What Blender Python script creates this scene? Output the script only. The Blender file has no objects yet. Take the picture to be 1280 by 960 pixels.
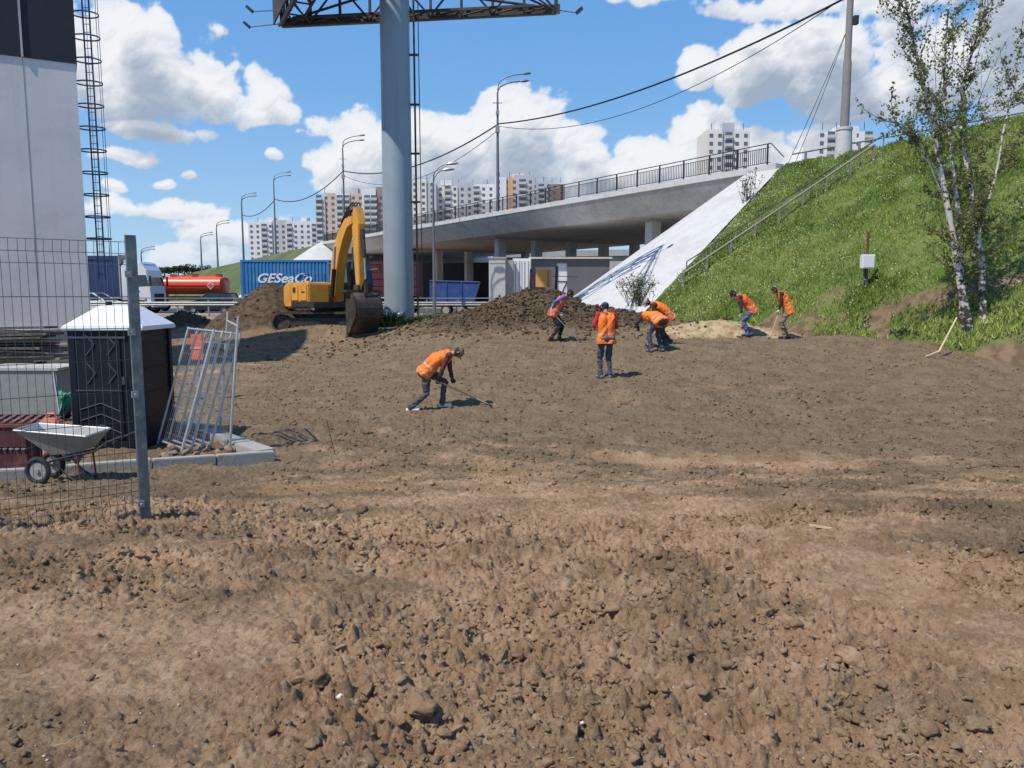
import bpy, bmesh, math, random
import numpy as np
from mathutils import Vector, Matrix, Euler
random.seed(7); rng = np.random.default_rng(11)
R = math.radians
C = bpy.context.scene.collection
scn = bpy.context.scene

# ------------------------------------------------------------------ camera
CAMZ = 1.65; PITCH = math.atan(112/980.0); F = 980.0
cd = bpy.data.cameras.new('camera'); cam = bpy.data.objects.new('camera', cd); C.objects.link(cam)
cam.location = (0, 0, CAMZ); cam.rotation_euler = (R(90)-PITCH, 0, 0)
cd.sensor_fit = 'HORIZONTAL'; cd.sensor_width = 36.0; cd.lens = 36.0*F/1280.0
cd.clip_start = 0.05; cd.clip_end = 9000
scn.camera = cam

# ------------------------------------------------------------------ light
SUN_DIR = Vector((-0.76, -0.65, 0)).normalized()      # horizontal direction towards the sun
SUN_EL = R(56)
sv = Vector((SUN_DIR.x*math.cos(SUN_EL), SUN_DIR.y*math.cos(SUN_EL), math.sin(SUN_EL)))
sd = bpy.data.lights.new('sun', 'SUN'); sun = bpy.data.objects.new('sun', sd); C.objects.link(sun)
sd.energy = 4.6; sd.angle = R(0.55); sd.color = (1.0, 0.94, 0.85)
sun.rotation_euler = sv.to_track_quat('Z', 'Y').to_euler()

scn.view_settings.view_transform = 'Standard'; scn.view_settings.look = 'None'
scn.view_settings.exposure = 0.0; scn.view_settings.gamma = 1.0
try: scn.view_settings.use_curve_mapping = False
except Exception: pass

cp, sp = math.cos(PITCH), math.sin(PITCH)
def ray(px, py):
    u = (px-640)/F; v = -(py-480)/F
    return Vector((u, cp + v*sp, -sp + v*cp))
def P(px, py, Y):
    d = ray(px, py); t = Y/d.y
    return Vector((d.x*t, Y, CAMZ + d.z*t))

# ------------------------------------------------------------------ world with cumulus clouds
W = bpy.data.worlds.new('World'); scn.world = W; W.use_nodes = True
nt = W.node_tree; nt.nodes.clear()
def N(tree, typ, **kw):
    n = tree.nodes.new(typ)
    for k, v in kw.items(): setattr(n, k, v)
    return n
def mth(tree, op, a, b=None, c=None, clamp=False):
    n = tree.nodes.new('ShaderNodeMath'); n.operation = op; n.use_clamp = clamp
    for i, v in enumerate((a, b, c)):
        if v is None: continue
        if isinstance(v, (int, float)): n.inputs[i].default_value = v
        else: tree.links.new(v, n.inputs[i])
    return n.outputs[0]
BLOBS = [  # px, py of the base centre, half width, height above, depth below, weight
 (165,128,95,128,32,1.0),(60,110,110,110,40,1.0),(240,128,85,82,28,1.0),(335,145,42,62,16,1.0),(300,140,50,40,22,.7),
 (190,168,66,14,13,.85),(160,198,50,14,10,.85),(262,170,22,14,10,.6),
 (190,262,95,22,16,.72),(270,290,75,22,14,.75),(236,218,14,8,6,.7),(206,228,14,9,7,.65),(150,232,22,10,8,.6),
 (345,193,14,8,6,.55),
 (405,165,36,20,14,.6),(450,222,72,82,34,1.0),(540,222,85,92,40,1.0),(645,218,78,112,40,1.0),(725,205,52,58,25,1.0),(600,232,160,40,30,.9),
 (720,226,80,46,30,1.0),(800,222,60,46,26,1.0),(885,208,62,66,26,1.0),(965,208,55,50,26,1.0),(1020,205,60,56,30,1.0),
 (955,92,62,62,38,1.0),(1045,100,90,92,42,1.0),(1150,110,95,112,30,1.0),(1090,110,80,60,45,1.0),(868,95,36,28,16,.8),(1285,150,60,55,30,1.0),
 (1010,8,170,30,16,.85),(1270,48,75,60,26,.9),(1190,-10,200,50,26,.9),(880,-18,120,26,18,.8),
 (250,330,90,26,18,.7),(390,300,90,40,25,.65),
 (-260,150,220,140,40,1.0),(1650,180,240,150,40,1.0),(1500,20,120,60,20,.9),(-500,-200,300,120,50,.9),(620,-420,330,90,50,.9),(100,-300,200,60,40,.8)]
def azel(px, py):
    d = ray(px, py).normalized()
    return math.atan2(d.x, d.y), math.asin(d.z)
def mrange(tree, v, a, b, c=0, d=1, smooth=True):
    n = tree.nodes.new('ShaderNodeMapRange'); n.interpolation_type = 'SMOOTHSTEP' if smooth else 'LINEAR'
    tree.links.new(v, n.inputs[0])
    for i, x in zip((1, 2, 3, 4), (a, b, c, d)): n.inputs[i].default_value = x
    return n.outputs[0]
sky = N(nt, 'ShaderNodeTexSky'); sky.sky_type = 'NISHITA'; sky.sun_disc = False
sky.sun_elevation = SUN_EL; sky.sun_rotation = math.atan2(SUN_DIR.x, SUN_DIR.y)
sky.altitude = 0; sky.air_density = 1.0; sky.dust_density = 0.2; sky.ozone_density = 3.0
SKY_STR = 0.135
hs = N(nt, 'ShaderNodeHueSaturation'); hs.inputs['Saturation'].default_value = 1.12; hs.inputs['Value'].default_value = 1.0
nt.links.new(sky.outputs[0], hs.inputs['Color'])
tcw = N(nt, 'ShaderNodeTexCoord'); sw = N(nt, 'ShaderNodeSeparateXYZ'); nt.links.new(tcw.outputs['Generated'], sw.inputs[0])
rw_ = N(nt, 'ShaderNodeValToRGB'); nt.links.new(mrange(nt, sw.outputs[2], 0, .7, 0, 1, False), rw_.inputs[0]); EL_ = rw_.color_ramp.elements
EL_[0].position = 0; EL_[0].color = (.46, .66, .86, 1); EL_[1].position = 1; EL_[1].color = (.085, .25, .66, 1)
for p_, c_ in ((.14, (.33, .57, .86, 1)), (.34, (.19, .44, .83, 1)), (.58, (.125, .345, .78, 1))): q_ = EL_.new(p_); q_.color = c_
vs_ = N(nt, 'ShaderNodeVectorMath'); vs_.operation = 'SCALE'; vs_.inputs['Scale'].default_value = 1/SKY_STR; nt.links.new(rw_.outputs[0], vs_.inputs[0])
mxw = N(nt, 'ShaderNodeMix'); mxw.data_type = 'RGBA'; mxw.inputs[0].default_value = .85; nt.links.new(hs.outputs[0], mxw.inputs[6]); nt.links.new(vs_.outputs[0], mxw.inputs[7])
bg = N(nt, 'ShaderNodeBackground'); bg.inputs[1].default_value = SKY_STR
wo = N(nt, 'ShaderNodeOutputWorld')
nt.links.new(mxw.outputs[2], bg.inputs[0]); nt.links.new(bg.outputs[0], wo.inputs[0])

# ------------------------------------------------------------------ materials
_m = {}
def mat(name, col, rough=.7, metal=0.0, var=.18, scale=3.0, bump=0.0, bscale=30.0, dirt=None, dscale=1.2, damt=.35, spec=.35, coat=0, attr=None, streak=None):
    if name in _m: return _m[name]
    m = bpy.data.materials.new(name); m.use_nodes = True; t = m.node_tree; b = t.nodes['Principled BSDF']
    b.inputs['Roughness'].default_value = rough; b.inputs['Metallic'].default_value = metal
    b.inputs['Specular IOR Level'].default_value = spec
    if coat: b.inputs['Coat Weight'].default_value = coat
    tcn = t.nodes.new('ShaderNodeTexCoord')
    n = t.nodes.new('ShaderNodeTexNoise'); n.inputs['Scale'].default_value = scale; n.inputs['Detail'].default_value = 6; n.inputs['Roughness'].default_value = .6
    t.links.new(tcn.outputs['Object'], n.inputs['Vector'])
    f = mrange(t, n.outputs[0], .3, .7, 1-var, 1+var, False)
    vmn = t.nodes.new('ShaderNodeVectorMath'); vmn.operation = 'SCALE'
    if attr:
        an = t.nodes.new('ShaderNodeAttribute'); an.attribute_name = attr; t.links.new(an.outputs['Color'], vmn.inputs[0])
    else: vmn.inputs[0].default_value = col[:3]
    t.links.new(f, vmn.inputs['Scale'])
    out = vmn.outputs[0]
    if dirt:
        n2 = t.nodes.new('ShaderNodeTexNoise'); n2.inputs['Scale'].default_value = dscale; n2.inputs['Detail'].default_value = 8; n2.inputs['Roughness'].default_value = .7
        t.links.new(tcn.outputs['Object'], n2.inputs['Vector'])
        mm = t.nodes.new('ShaderNodeMix'); mm.data_type = 'RGBA'
        t.links.new(mrange(t, n2.outputs[0], .46, .68, 0, damt), mm.inputs[0]); t.links.new(out, mm.inputs[6]); mm.inputs[7].default_value = (*dirt, 1)
        out = mm.outputs[2]
    if streak:
        mpn = t.nodes.new('ShaderNodeMapping'); mpn.inputs['Scale'].default_value = (1.6, 1.6, .10); t.links.new(tcn.outputs['Object'], mpn.inputs[0])
        n4 = t.nodes.new('ShaderNodeTexNoise'); n4.inputs['Scale'].default_value = 1.7; n4.inputs['Detail'].default_value = 7; n4.inputs['Roughness'].default_value = .7; t.links.new(mpn.outputs[0], n4.inputs['Vector'])
        m4 = t.nodes.new('ShaderNodeMix'); m4.data_type = 'RGBA'; t.links.new(mrange(t, n4.outputs[0], .50, .68, 0, streak[3]), m4.inputs[0]); t.links.new(out, m4.inputs[6]); m4.inputs[7].default_value = (*streak[:3], 1); out = m4.outputs[2]
    t.links.new(out, b.inputs['Base Color'])
    if bump:
        n3 = t.nodes.new('ShaderNodeTexNoise'); n3.inputs['Scale'].default_value = bscale; n3.inputs['Detail'].default_value = 5
        t.links.new(tcn.outputs['Object'], n3.inputs['Vector'])
        bm_ = t.nodes.new('ShaderNodeBump'); bm_.inputs['Strength'].default_value = bump; bm_.inputs['Distance'].default_value = .02
        t.links.new(n3.outputs[0], bm_.inputs['Height']); t.links.new(bm_.outputs[0], b.inputs['Normal'])
    _m[name] = m; return m
DUST = (.22, .17, .12)
def leafmat(name, attr, trans=.35):
    if name in _m: return _m[name]
    m = bpy.data.materials.new(name); m.use_nodes = True; t = m.node_tree; b = t.nodes['Principled BSDF']
    an = t.nodes.new('ShaderNodeAttribute'); an.attribute_name = attr
    t.links.new(an.outputs['Color'], b.inputs['Base Color']); b.inputs['Roughness'].default_value = .55; b.inputs['Specular IOR Level'].default_value = .3
    tr = t.nodes.new('ShaderNodeBsdfTranslucent'); t.links.new(an.outputs['Color'], tr.inputs['Color'])
    ms = t.nodes.new('ShaderNodeMixShader'); ms.inputs[0].default_value = trans
    o = t.nodes['Material Output']; t.links.new(b.outputs[0], ms.inputs[1]); t.links.new(tr.outputs[0], ms.inputs[2]); t.links.new(ms.outputs[0], o.inputs[0])
    _m[name] = m; return m
def glassmat():
    if 'glass' in _m: return _m['glass']
    m = mat('glass', (.02, .03, .04), .06, 0, .05, spec=.8); return m

# ------------------------------------------------------------------ mesh helpers
def tag(o, label=None, cat=None, group=None, kind=None):
    if label: o['label'] = label
    if cat: o['category'] = cat
    if group: o['group'] = group
    if kind: o['kind'] = kind
    return o
def empty(name, loc, rz=0, label=None, cat=None, group=None):
    o = bpy.data.objects.new(name, None); C.objects.link(o); o.location = loc; o.rotation_euler = (0, 0, rz)
    o.empty_display_size = .2
    tag(o, label, cat, group); return o
class MB:
    def __init__(s): s.v = []; s.f = []; s.mi = []; s.cur = 0
    def add(s, vs, fs, mi=None):
        b = len(s.v); s.v += [tuple(p) for p in vs]; s.f += [tuple(b+i for i in f) for f in fs]; s.mi += [s.cur if mi is None else mi]*len(fs)
        return s
    def box(s, c, d, rot=None, mi=None, taper=None):
        hx, hy, hz = d[0]/2, d[1]/2, d[2]/2; vs = []
        for z in (-1, 1):
            k = 1 if (z < 0 or not taper) else taper
            kx, ky = (k if isinstance(k, tuple) else (k, k))
            for x, y in ((-1, -1), (1, -1), (1, 1), (-1, 1)): vs.append(Vector((x*hx*kx, y*hy*ky, z*hz)))
        if rot is not None:
            if not isinstance(rot, Matrix): rot = Euler(rot).to_matrix()
            vs = [rot @ v for v in vs]
        vs = [v+Vector(c) for v in vs]
        return s.add(vs, [(0, 3, 2, 1), (4, 5, 6, 7), (0, 1, 5, 4), (1, 2, 6, 5), (2, 3, 7, 6), (3, 0, 4, 7)], mi)
    def tube(s, pts, rs, n=8, mi=None, cap=True):
        pts = [Vector(p) for p in pts]
        if not isinstance(rs, (list, tuple)): rs = [rs]*len(pts)
        vs = []; prev = None
        for i, p in enumerate(pts):
            a = pts[max(0, i-1)]; b = pts[min(len(pts)-1, i+1)]; t = (b-a)
            t = t.normalized() if t.length > 1e-9 else Vector((0, 0, 1))
            if prev is None:
                u = t.cross(Vector((0, 0, 1)) if abs(t.z) < .9 else Vector((1, 0, 0))).normalized()
            else:
                u = (prev - t*prev.dot(t)).normalized()
            prev = u; w = t.cross(u)
            for k in range(n):
                an = 2*math.pi*k/n; vs.append(p + (u*math.cos(an)+w*math.sin(an))*rs[i])
        fs = []
        for i in range(len(pts)-1):
            for k in range(n):
                k2 = (k+1) % n; fs.append((i*n+k, i*n+k2, (i+1)*n+k2, (i+1)*n+k))
        if cap: fs.append(tuple(range(n))[::-1]); fs.append(tuple((len(pts)-1)*n+k for k in range(n)))
        return s.add(vs, fs, mi)
    def prism(s, prof, y0, y1, M=None, mi=None):
        """profile in xz, swept y0..y1"""
        n = len(prof); vs = [Vector((x, y0, z)) for x, z in prof]+[Vector((x, y1, z)) for x, z in prof]
        if M is not None: vs = [M @ v for v in vs]
        fs = [tuple(range(n)), tuple(range(n, 2*n))[::-1]]
        for i in range(n):
            j = (i+1) % n; fs.append((i, i+n, j+n, j))
        return s.add(vs, fs, mi)
    def disc(s, c, ax, r, th, n=16, mi=None):
        c = Vector(c); ax = Vector(ax).normalized()
        return s.tube([c-ax*th/2, c+ax*th/2], r, n, mi)
    def build(s, name, mats, parent=None, smooth=False, bevel=0, autosm=None):
        me = bpy.data.meshes.new(name); me.from_pydata(s.v, [], s.f)
        for m in (mats if isinstance(mats, (list, tuple)) else [mats]): me.materials.append(m)
        me.polygons.foreach_set('material_index', s.mi)
        me.update()
        bm = bmesh.new(); bm.from_mesh(me); bmesh.ops.recalc_face_normals(bm, faces=bm.faces); 
        if bevel:
            ed = [e for e in bm.edges if len(e.link_faces) == 2 and e.calc_face_angle(0) > .6]
            bmesh.ops.bevel(bm, geom=ed, offset=bevel, segments=2, affect='EDGES', clamp_overlap=True)
        bm.to_mesh(me); bm.free()
        if smooth: 
            me.polygons.foreach_set('use_smooth', [True]*len(me.polygons))
            try: me.set_sharp_from_angle(angle=R(40))
            except Exception: pass
        o = bpy.data.objects.new(name, me); C.objects.link(o)
        if parent is not None: o.parent = parent
        return o
def npmesh(name, V, Fc, mats, parent=None, smooth=True, col=None, colname='tint', matidx=None, attrs=None):
    """V (n,3), Fc (m,k) numpy"""
    me = bpy.data.meshes.new(name); n = len(V); m, k = Fc.shape
    me.vertices.add(n); me.vertices.foreach_set('co', np.ascontiguousarray(V, dtype=np.float32).ravel())
    me.loops.add(m*k); me.loops.foreach_set('vertex_index', np.ascontiguousarray(Fc, dtype=np.int32).ravel())
    me.polygons.add(m); me.polygons.foreach_set('loop_start', np.arange(0, m*k, k, dtype=np.int32))
    try: me.polygons.foreach_set('loop_total', np.full(m, k, dtype=np.int32))
    except Exception: pass
    for mm in (mats if isinstance(mats, (list, tuple)) else [mats]): me.materials.append(mm)
    if matidx is not None: me.polygons.foreach_set('material_index', matidx.astype(np.int32))
    me.update(calc_edges=True)
    if smooth: me.polygons.foreach_set('use_smooth', np.ones(m, dtype=bool))
    if col is not None:
        a = me.attributes.new(colname, 'FLOAT_COLOR', 'POINT'); c4 = np.ones((n, 4), dtype=np.float32); c4[:, :3] = col; a.data.foreach_set('color', c4.ravel())
    if attrs:
        for an, av in attrs.items():
            a = me.attributes.new(an, 'FLOAT', 'POINT'); a.data.foreach_set('value', av.astype(np.float32))
    o = bpy.data.objects.new(name, me); C.objects.link(o)
    if parent is not None: o.parent = parent
    return o
def copy_tree(o, parent=None):
    c = o.copy(); C.objects.link(c)
    if parent is not None: c.parent = parent
    for ch in list(o.children): copy_tree(ch, c)
    return c

# ------------------------------------------------------------------ numpy noise
def _h(ix, iy, s):
    n = (ix.astype(np.int64)*374761393 + iy.astype(np.int64)*668265263 + s*982451653) & 0xffffffff
    n = ((n ^ (n >> 13))*1274126177) & 0xffffffff
    n = ((n ^ (n >> 16))*2246822519) & 0xffffffff
    return ((n ^ (n >> 15)) & 0xffffff)/float(0xffffff)
def vnoise(x, y, s=0):
    ix = np.floor(x); iy = np.floor(y); fx = x-ix; fy = y-iy; fx = fx*fx*fx*(fx*(fx*6-15)+10); fy = fy*fy*fy*(fy*(fy*6-15)+10)
    a = _h(ix, iy, s); b = _h(ix+1, iy, s); c = _h(ix, iy+1, s); d = _h(ix+1, iy+1, s)
    return (a*(1-fx)+b*fx)*(1-fy)+(c*(1-fx)+d*fx)*fy - .5
def fbm(x, y, oct=4, s=0, g=.5):
    r = 0; a = 1
    for i in range(oct):
        r = r + a*vnoise(x, y, s+i*17); x = x*2.03+5.1; y = y*1.97-3.7; a *= g
    return r
def clods(x, y, s=0, dens=.7):
    """rounded lumps: the highest dome over each point"""
    ix = np.floor(x); iy = np.floor(y); best = np.zeros_like(x)
    for dx in (-1, 0, 1):
        for dy in (-1, 0, 1):
            cx = ix+dx; cy = iy+dy
            jx = cx+_h(cx, cy, s); jy = cy+_h(cx, cy, s+1); rr = .25+.5*_h(cx, cy, s+2)**1.6; on = _h(cx, cy, s+3) < dens
            an = _h(cx, cy, s+4)*3.14; ca = np.cos(an); sa = np.sin(an)
            ex = (x-jx)*ca+(y-jy)*sa; ey = -(x-jx)*sa+(y-jy)*ca
            d = np.sqrt(ex**2+(ey*1.35)**2)/rr
            h = np.where(on, rr*np.sqrt(np.clip(1-d*d, 0, 1)), 0)
            best = np.maximum(best, h)
    return best
def sst(a, b, x):
    t = np.clip((x-a)/(b-a), 0, 1); return t*t*(3-2*t)

# ------------------------------------------------------------------ cloud layer on a far sky dome (the open part of the sky stays clear)
def cloud_dome():
    step = R(.095); az = np.arange(R(-52), R(52), step); el = np.arange(R(-1.5), R(40), step)
    E, A = np.meshgrid(el, az, indexing='ij')
    acc = np.full(A.shape, -1.2); base = np.zeros_like(A)
    wa = A+R(.9)*fbm(A*14, E*16, 3, 700); we = E+R(.7)*fbm(A*14+5, E*16, 3, 701)
    for (bx_, by_, rx, up_, dn, wt) in BLOBS:
        a0, e0 = azel(bx_, by_); k = math.cos(a0)/F
        dx = (wa-a0)/(rx*k); dz = we-e0; q = np.maximum(dz, 0)/(up_*k); q2 = np.minimum(dz, 0)/(dn*k)
        v = (1-(dx*dx+q*q+q2*q2))*wt
        hh = .10; t = np.clip(.5+.5*(v-acc)/hh/1.0, 0, 1); acc = acc*(1-t)+v*t+hh*.5*t*(1-t)
    def bil(fq, s): return clods(wa*fq, we*fq*1.15, s, .95)
    edge = fbm(A*32, E*38, 6, 720, .58)
    n_lo = fbm(A*9, E*12, 3, 721)
    h = acc*1.25 + .16 + .75*n_lo + .50*(bil(16, 730)-.30) + .34*(bil(34, 740)-.32) + .60*edge + .16*(bil(80, 750)-.3)
    mask = sst(-.02, .30, h)*.985
    # thickness seen as a relief lit from the upper left, and self shading towards the flat base
    relief = np.clip(h-.55*edge*.8-.10*(bil(80, 750)-.3), -.1, 1.6)
    gy, gx = np.gradient(relief, step, step)
    lit = np.clip(.55-(gy*.015)+(gx*.006), 0, 1.15)
    # density above: darkness grows under thick cloud
    sh = np.zeros_like(h); w = 0
    for kk, wt in ((6, .5), (14, .8), (26, 1.0), (42, .9)):
        up_ = np.roll(np.clip(h, 0, 1.3), -kk, axis=0); up_[-kk:] = 0; up_ = np.roll(up_, kk//2, axis=1); sh += up_*wt; w += wt
    sh = sst(.12, .95, sh/w)
    L = np.clip(1.0-.85*sh + .28*(lit-.6), 0, 1.08)
    hiC = np.array([.90, .915, .935]); loC = np.array([.36, .43, .55])
    t = np.clip(L, 0, 1)[..., None]**1.15; col = loC*(1-t)+hiC*t
    mask = mask*(.45+.55*sst(R(-.5), R(6), E))
    thin = sst(.75, .2, h)*.12; mask = mask-thin*mask
    Rr = 5200.0
    V = np.stack([Rr*np.cos(E)*np.sin(A), Rr*np.cos(E)*np.cos(A), Rr*np.sin(E)+CAMZ], -1).reshape(-1, 3)
    ne, na = A.shape; idx = np.arange(ne*na).reshape(ne, na)
    # keep only the faces that carry cloud
    fm = np.maximum.reduce([mask[:-1, :-1], mask[1:, :-1], mask[:-1, 1:], mask[1:, 1:]]) > .004
    Fc = np.stack([idx[:-1, :-1], idx[1:, :-1], idx[1:, 1:], idx[:-1, 1:]], -1)[fm]
    used = np.unique(Fc); remap = np.zeros(ne*na, dtype=np.int64); remap[used] = np.arange(len(used))
    m = bpy.data.materials.new('cloud'); m.use_nodes = True; t_ = m.node_tree; t_.nodes.clear()
    a1 = N(t_, 'ShaderNodeAttribute', attribute_name='tint'); a2 = N(t_, 'ShaderNodeAttribute', attribute_name='cover')
    em = N(t_, 'ShaderNodeEmission'); tr = N(t_, 'ShaderNodeBsdfTransparent'); ms = N(t_, 'ShaderNodeMixShader'); o_ = N(t_, 'ShaderNodeOutputMaterial')
    t_.links.new(a1.outputs['Color'], em.inputs[0]); t_.links.new(a2.outputs['Fac'], ms.inputs[0]); t_.links.new(tr.outputs[0], ms.inputs[1]); t_.links.new(em.outputs[0], ms.inputs[2]); t_.links.new(ms.outputs[0], o_.inputs[0])
    m.cycles.emission_sampling = 'NONE'
    o = npmesh('clouds', V[used], remap[Fc], m, col=col.reshape(-1, 3)[used], attrs={'cover': mask.ravel()[used]}); o['kind'] = 'structure'
cloud_dome()

# ------------------------------------------------------------------ terrain height (z relative to the lens, + CAMZ)
Yc = np.array([-50, 0, 3, 5.5, 7.5, 10, 13, 15.2, 18.4, 20, 22.5, 25, 30, 45, 60, 6000.])
Zc = np.array([-1.65, -1.65, -1.62, -1.68, -2.02, -2.40, -2.43, -2.35, -2.0, -1.80, -1.45, -1.35, -1.35, -1.4, -1.4, -1.4])
Yl = np.array([-50, 0, 3, 5.5, 7.5, 10, 13, 18, 24, 31, 40, 50, 6000.])
Zl = np.array([-1.65, -1.65, -1.62, -1.68, -2.02, -2.40, -2.42, -2.3, -2.1, -1.95, -1.6, -1.4, -1.4])
def smooth_interp(y, X, Z):
    return (np.interp(y-.5, X, Z)+np.interp(y, X, Z)*2+np.interp(y+.5, X, Z))/4
PILES = [(P(337, 350, 34.6).x, 34.6, 2.50, 3.0), (P(228, 388, 41).x, 41, .8, 1.7)]
def H(x, y):
    x = np.asarray(x, dtype=float); y = np.asarray(y, dtype=float)
    w = sst(-1.0, -6.0, x)
    z = smooth_interp(y, Yc, Zc)*(1-w)+smooth_interp(y, Yl, Zl)*w
    z = z + .62*np.exp(-(((x+7.0)/4.0)**2+((y-31.6)/2.6)**2)) + .30*np.exp(-(((x+7.4)/2.6)**2+((y-30.4)/.6)**2))
    # long central bank of dug topsoil
    m = .95*np.exp(-(((x-1.0)/3.6)**2+((y-29.0)/2.6)**2)) + .46*np.exp(-(((x-1.0)/1.3)**2+((y-29.2)/1.7)**2)) \
      + .35*np.exp(-(((x-4.8)/2.2)**2+((y-28)/2)**2)) + .3*np.exp(-(((x+3.2)/2.0)**2+((y-28)/2.2)**2))
    z = z + m
    z = z + .50*np.exp(-(((x-6.7)/1.9)**2+((y-25.2)/.8)**2)) + .22*np.exp(-(((x-9.6)/1.5)**2+((y-23.4)/.6)**2))
    for cx, cy, h, r in PILES:
        d = np.sqrt((x-cx)**2+(y-cy)**2)*(1+.12*vnoise(x*.9, y*.9, 5)*2)
        z = z + h*np.clip(1.04-np.sqrt((d/r)**2+.02), 0, 2)
    z = z + .10*fbm(x*.35, y*.35, 2, 31)*sst(2.0, 6, y)*sst(60, 40, y)
    return z + CAMZ
def Hf(x, y): return float(H(np.array([x]), np.array([y]))[0])
def gp(px, py, t0=1.0, t1=200):
    d = ray(px, py); ts = np.linspace(t0, t1, 16000); z = H(d.x*ts, d.y*ts); k = np.argmax(CAMZ+d.z*ts < z)
    t = ts[k]; return Vector((d.x*t, d.y*t, float(z[k])))

def lump_mask(x, y):
    n = fbm(x*.35, y*.35, 3, 77)
    near = sst(7.2, 5.4, y + .9*n*2 - .25*np.abs(x))
    rough2 = .40*sst(-.05, .3, fbm(x*.22+9, y*.3, 3, 91))*sst(24, 10, y)
    holes = 1-.88*sst(.02, .22, fbm(x*.42+3, y*.55, 3, 55))
    leftbank = .9*np.exp(-(((x+2.2)/1.5)**2+((y-4.6)/.7)**2))
    bank = .75*np.exp(-(((x-1.2)/5.5)**2+((y-28.5)/3.0)**2))
    right = .55*sst(2.0, 4.0, x)*sst(10.5, 7.5, y)
    path = sst(.35, 0., np.abs(y-(5.35+.05*x))*1.0)*sst(-1.3, -2.2, x)
    m = np.clip(np.maximum.reduce([near*holes, rough2, leftbank, right*holes, bank]), .10, 1)
    return m*(1-.85*path)

def detail(x, y):
    L = lump_mask(x, y); D = np.zeros_like(x)
    r1 = fbm(x*9, y*9, 3, 3); r2 = fbm(x*9+31, y*9, 3, 4)
    wx = x+.10*fbm(x*3, y*3, 2, 13)+.045*r1; wy = y+.10*fbm(x*3+7, y*3, 2, 14)+.045*r2
    fx = x+.02*fbm(x*30, y*30, 3, 15); fy = y+.02*fbm(x*30+9, y*30, 3, 16)
    D += (L*.055)*fbm(wx*1.2, wy*1.9, 4, 8)*2
    big = clods(wx*2.4, wy*2.7, 100, .55)
    D += .085*L*big**1.5*(.3+.9*sst(-.1, .3, fbm(x*.9, y*.9, 2, 12)))
    D += .050*L*clods(wx*6.5, wy*7, 200, .6)**1.3*(1+.8*r1)
    k = sst(34, 14, y)
    D += (.010+.034*L)*k*clods(wx*15, wy*16, 300, .6)*(1+.9*r2)
    k2 = sst(14, 8, y)
    D += (.004+.012*L)*k2*clods(fx*36, fy*38, 400, .65)
    D += (.007+.020*L)*fbm(x*20, y*22, 6, 60, .68)*2*sst(60, 20, y)
    # raked streaks in the middle field
    D += .016*vnoise(x*1.1+y*.5, y*5.0, 70)*sst(9, 12, y)*sst(40, 24, y)
    mid = sst(8, 13, y)*sst(36, 26, y)
    D += mid*(.07*fbm(x*1.3, y*1.6, 4, 66, .6)*2*(.3+L)+.07*clods(wx*3.6, wy*4.0, 520, .4)*(.4+L)+.045*clods(wx*9, wy*8, 530, .6))
    fl = sst(60, 36, y)
    mb = np.exp(-(((x-1.0)/5.0)**2+((y-28.8)/3.0)**2))
    D += mb*(.20*clods(wx*1.6, wy*1.8, 500, .55)+.15*clods(wx*3.6, wy*3.6, 505, .6)+.30*fbm(wx*1.6, wy*1.6, 5, 71, .6)-.06)
    for cx, cy, h, r in PILES:
        D += sst(r*1.1, r*.8, np.hypot(x-cx, y-cy))*(.12*fbm(wx*1.3, wy*1.3, 4, 73)+.06*clods(wx*5, wy*5, 540, .4))
    return D*fl

def rows():
    y = 1.55; out = [y]
    while y < 70:
        y += max(.0085, .00105*y**1.6); out.append(y)
    while y < 5000: y *= 1.10; out.append(y)
    return np.array([-60., -20, -6, -1, .6, 1.2]+out)
ry = rows(); NC = 1000
cu = np.linspace(-1, 1, NC); cu = cu*(0.86+.14*cu**2)
YY, UU = np.meshgrid(ry, cu, indexing='ij'); XX = UU*(np.maximum(YY, 0.5)*.80+2.0)
far = YY > 90
XX = np.where(YY > 70, XX*(1+(YY-70)/120.), XX)
ZZ = H(XX, YY)
sel = (ry > 0.5) & (ry < 60)
ZZ[sel] += detail(XX[sel], YY[sel])
V = np.stack([XX, YY, ZZ], -1).reshape(-1, 3)
nr = len(ry); idx = np.arange(nr*NC).reshape(nr, NC)
Fc = np.stack([idx[:-1, :-1], idx[:-1, 1:], idx[1:, 1:], idx[1:, :-1]], -1).reshape(-1, 4)
xf, yf = V[:, 0], V[:, 1]
# soil kinds: dark raked topsoil over tan clay subsoil
n_big = fbm(xf*.28, yf*.34, 4, 201); n_s = fbm(xf*1.3, yf*1.8, 4, 222, .6)
ts = sst(-.36, .40, n_big*.55 + .55*sst(7.5, 12.5, yf-.35*np.clip(xf, -4, 6)) - .18 + n_s*.55 - .16*sst(4.5, 3., yf))
ts = np.maximum(np.minimum(ts, .8), .8*sst(15, 19, yf)*sst(-10, -5, xf)*sst(48, 34, yf))
for cx, cy, h, r in PILES: ts = np.maximum(ts, sst(r*1.25, r*.9, np.hypot(xf-cx, yf-cy)))
ts = np.maximum(ts, 1.0*np.exp(-((xf-1.0)/6.0)**6-((yf-28.8)/4.2)**6))
ts = np.where(yf > 46, 0.15, ts)
sandg = sst(.35, .75, np.exp(-(((xf-6.9)/2.6)**2+((yf-25.0)/1.25)**2))+.5*fbm(xf*1.2, yf*1.2, 4, 333))
ochre = sst(.16, .42, fbm(xf*.45+4, yf*.6+8, 4, 301))*sst(14, 8, yf)
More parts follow.
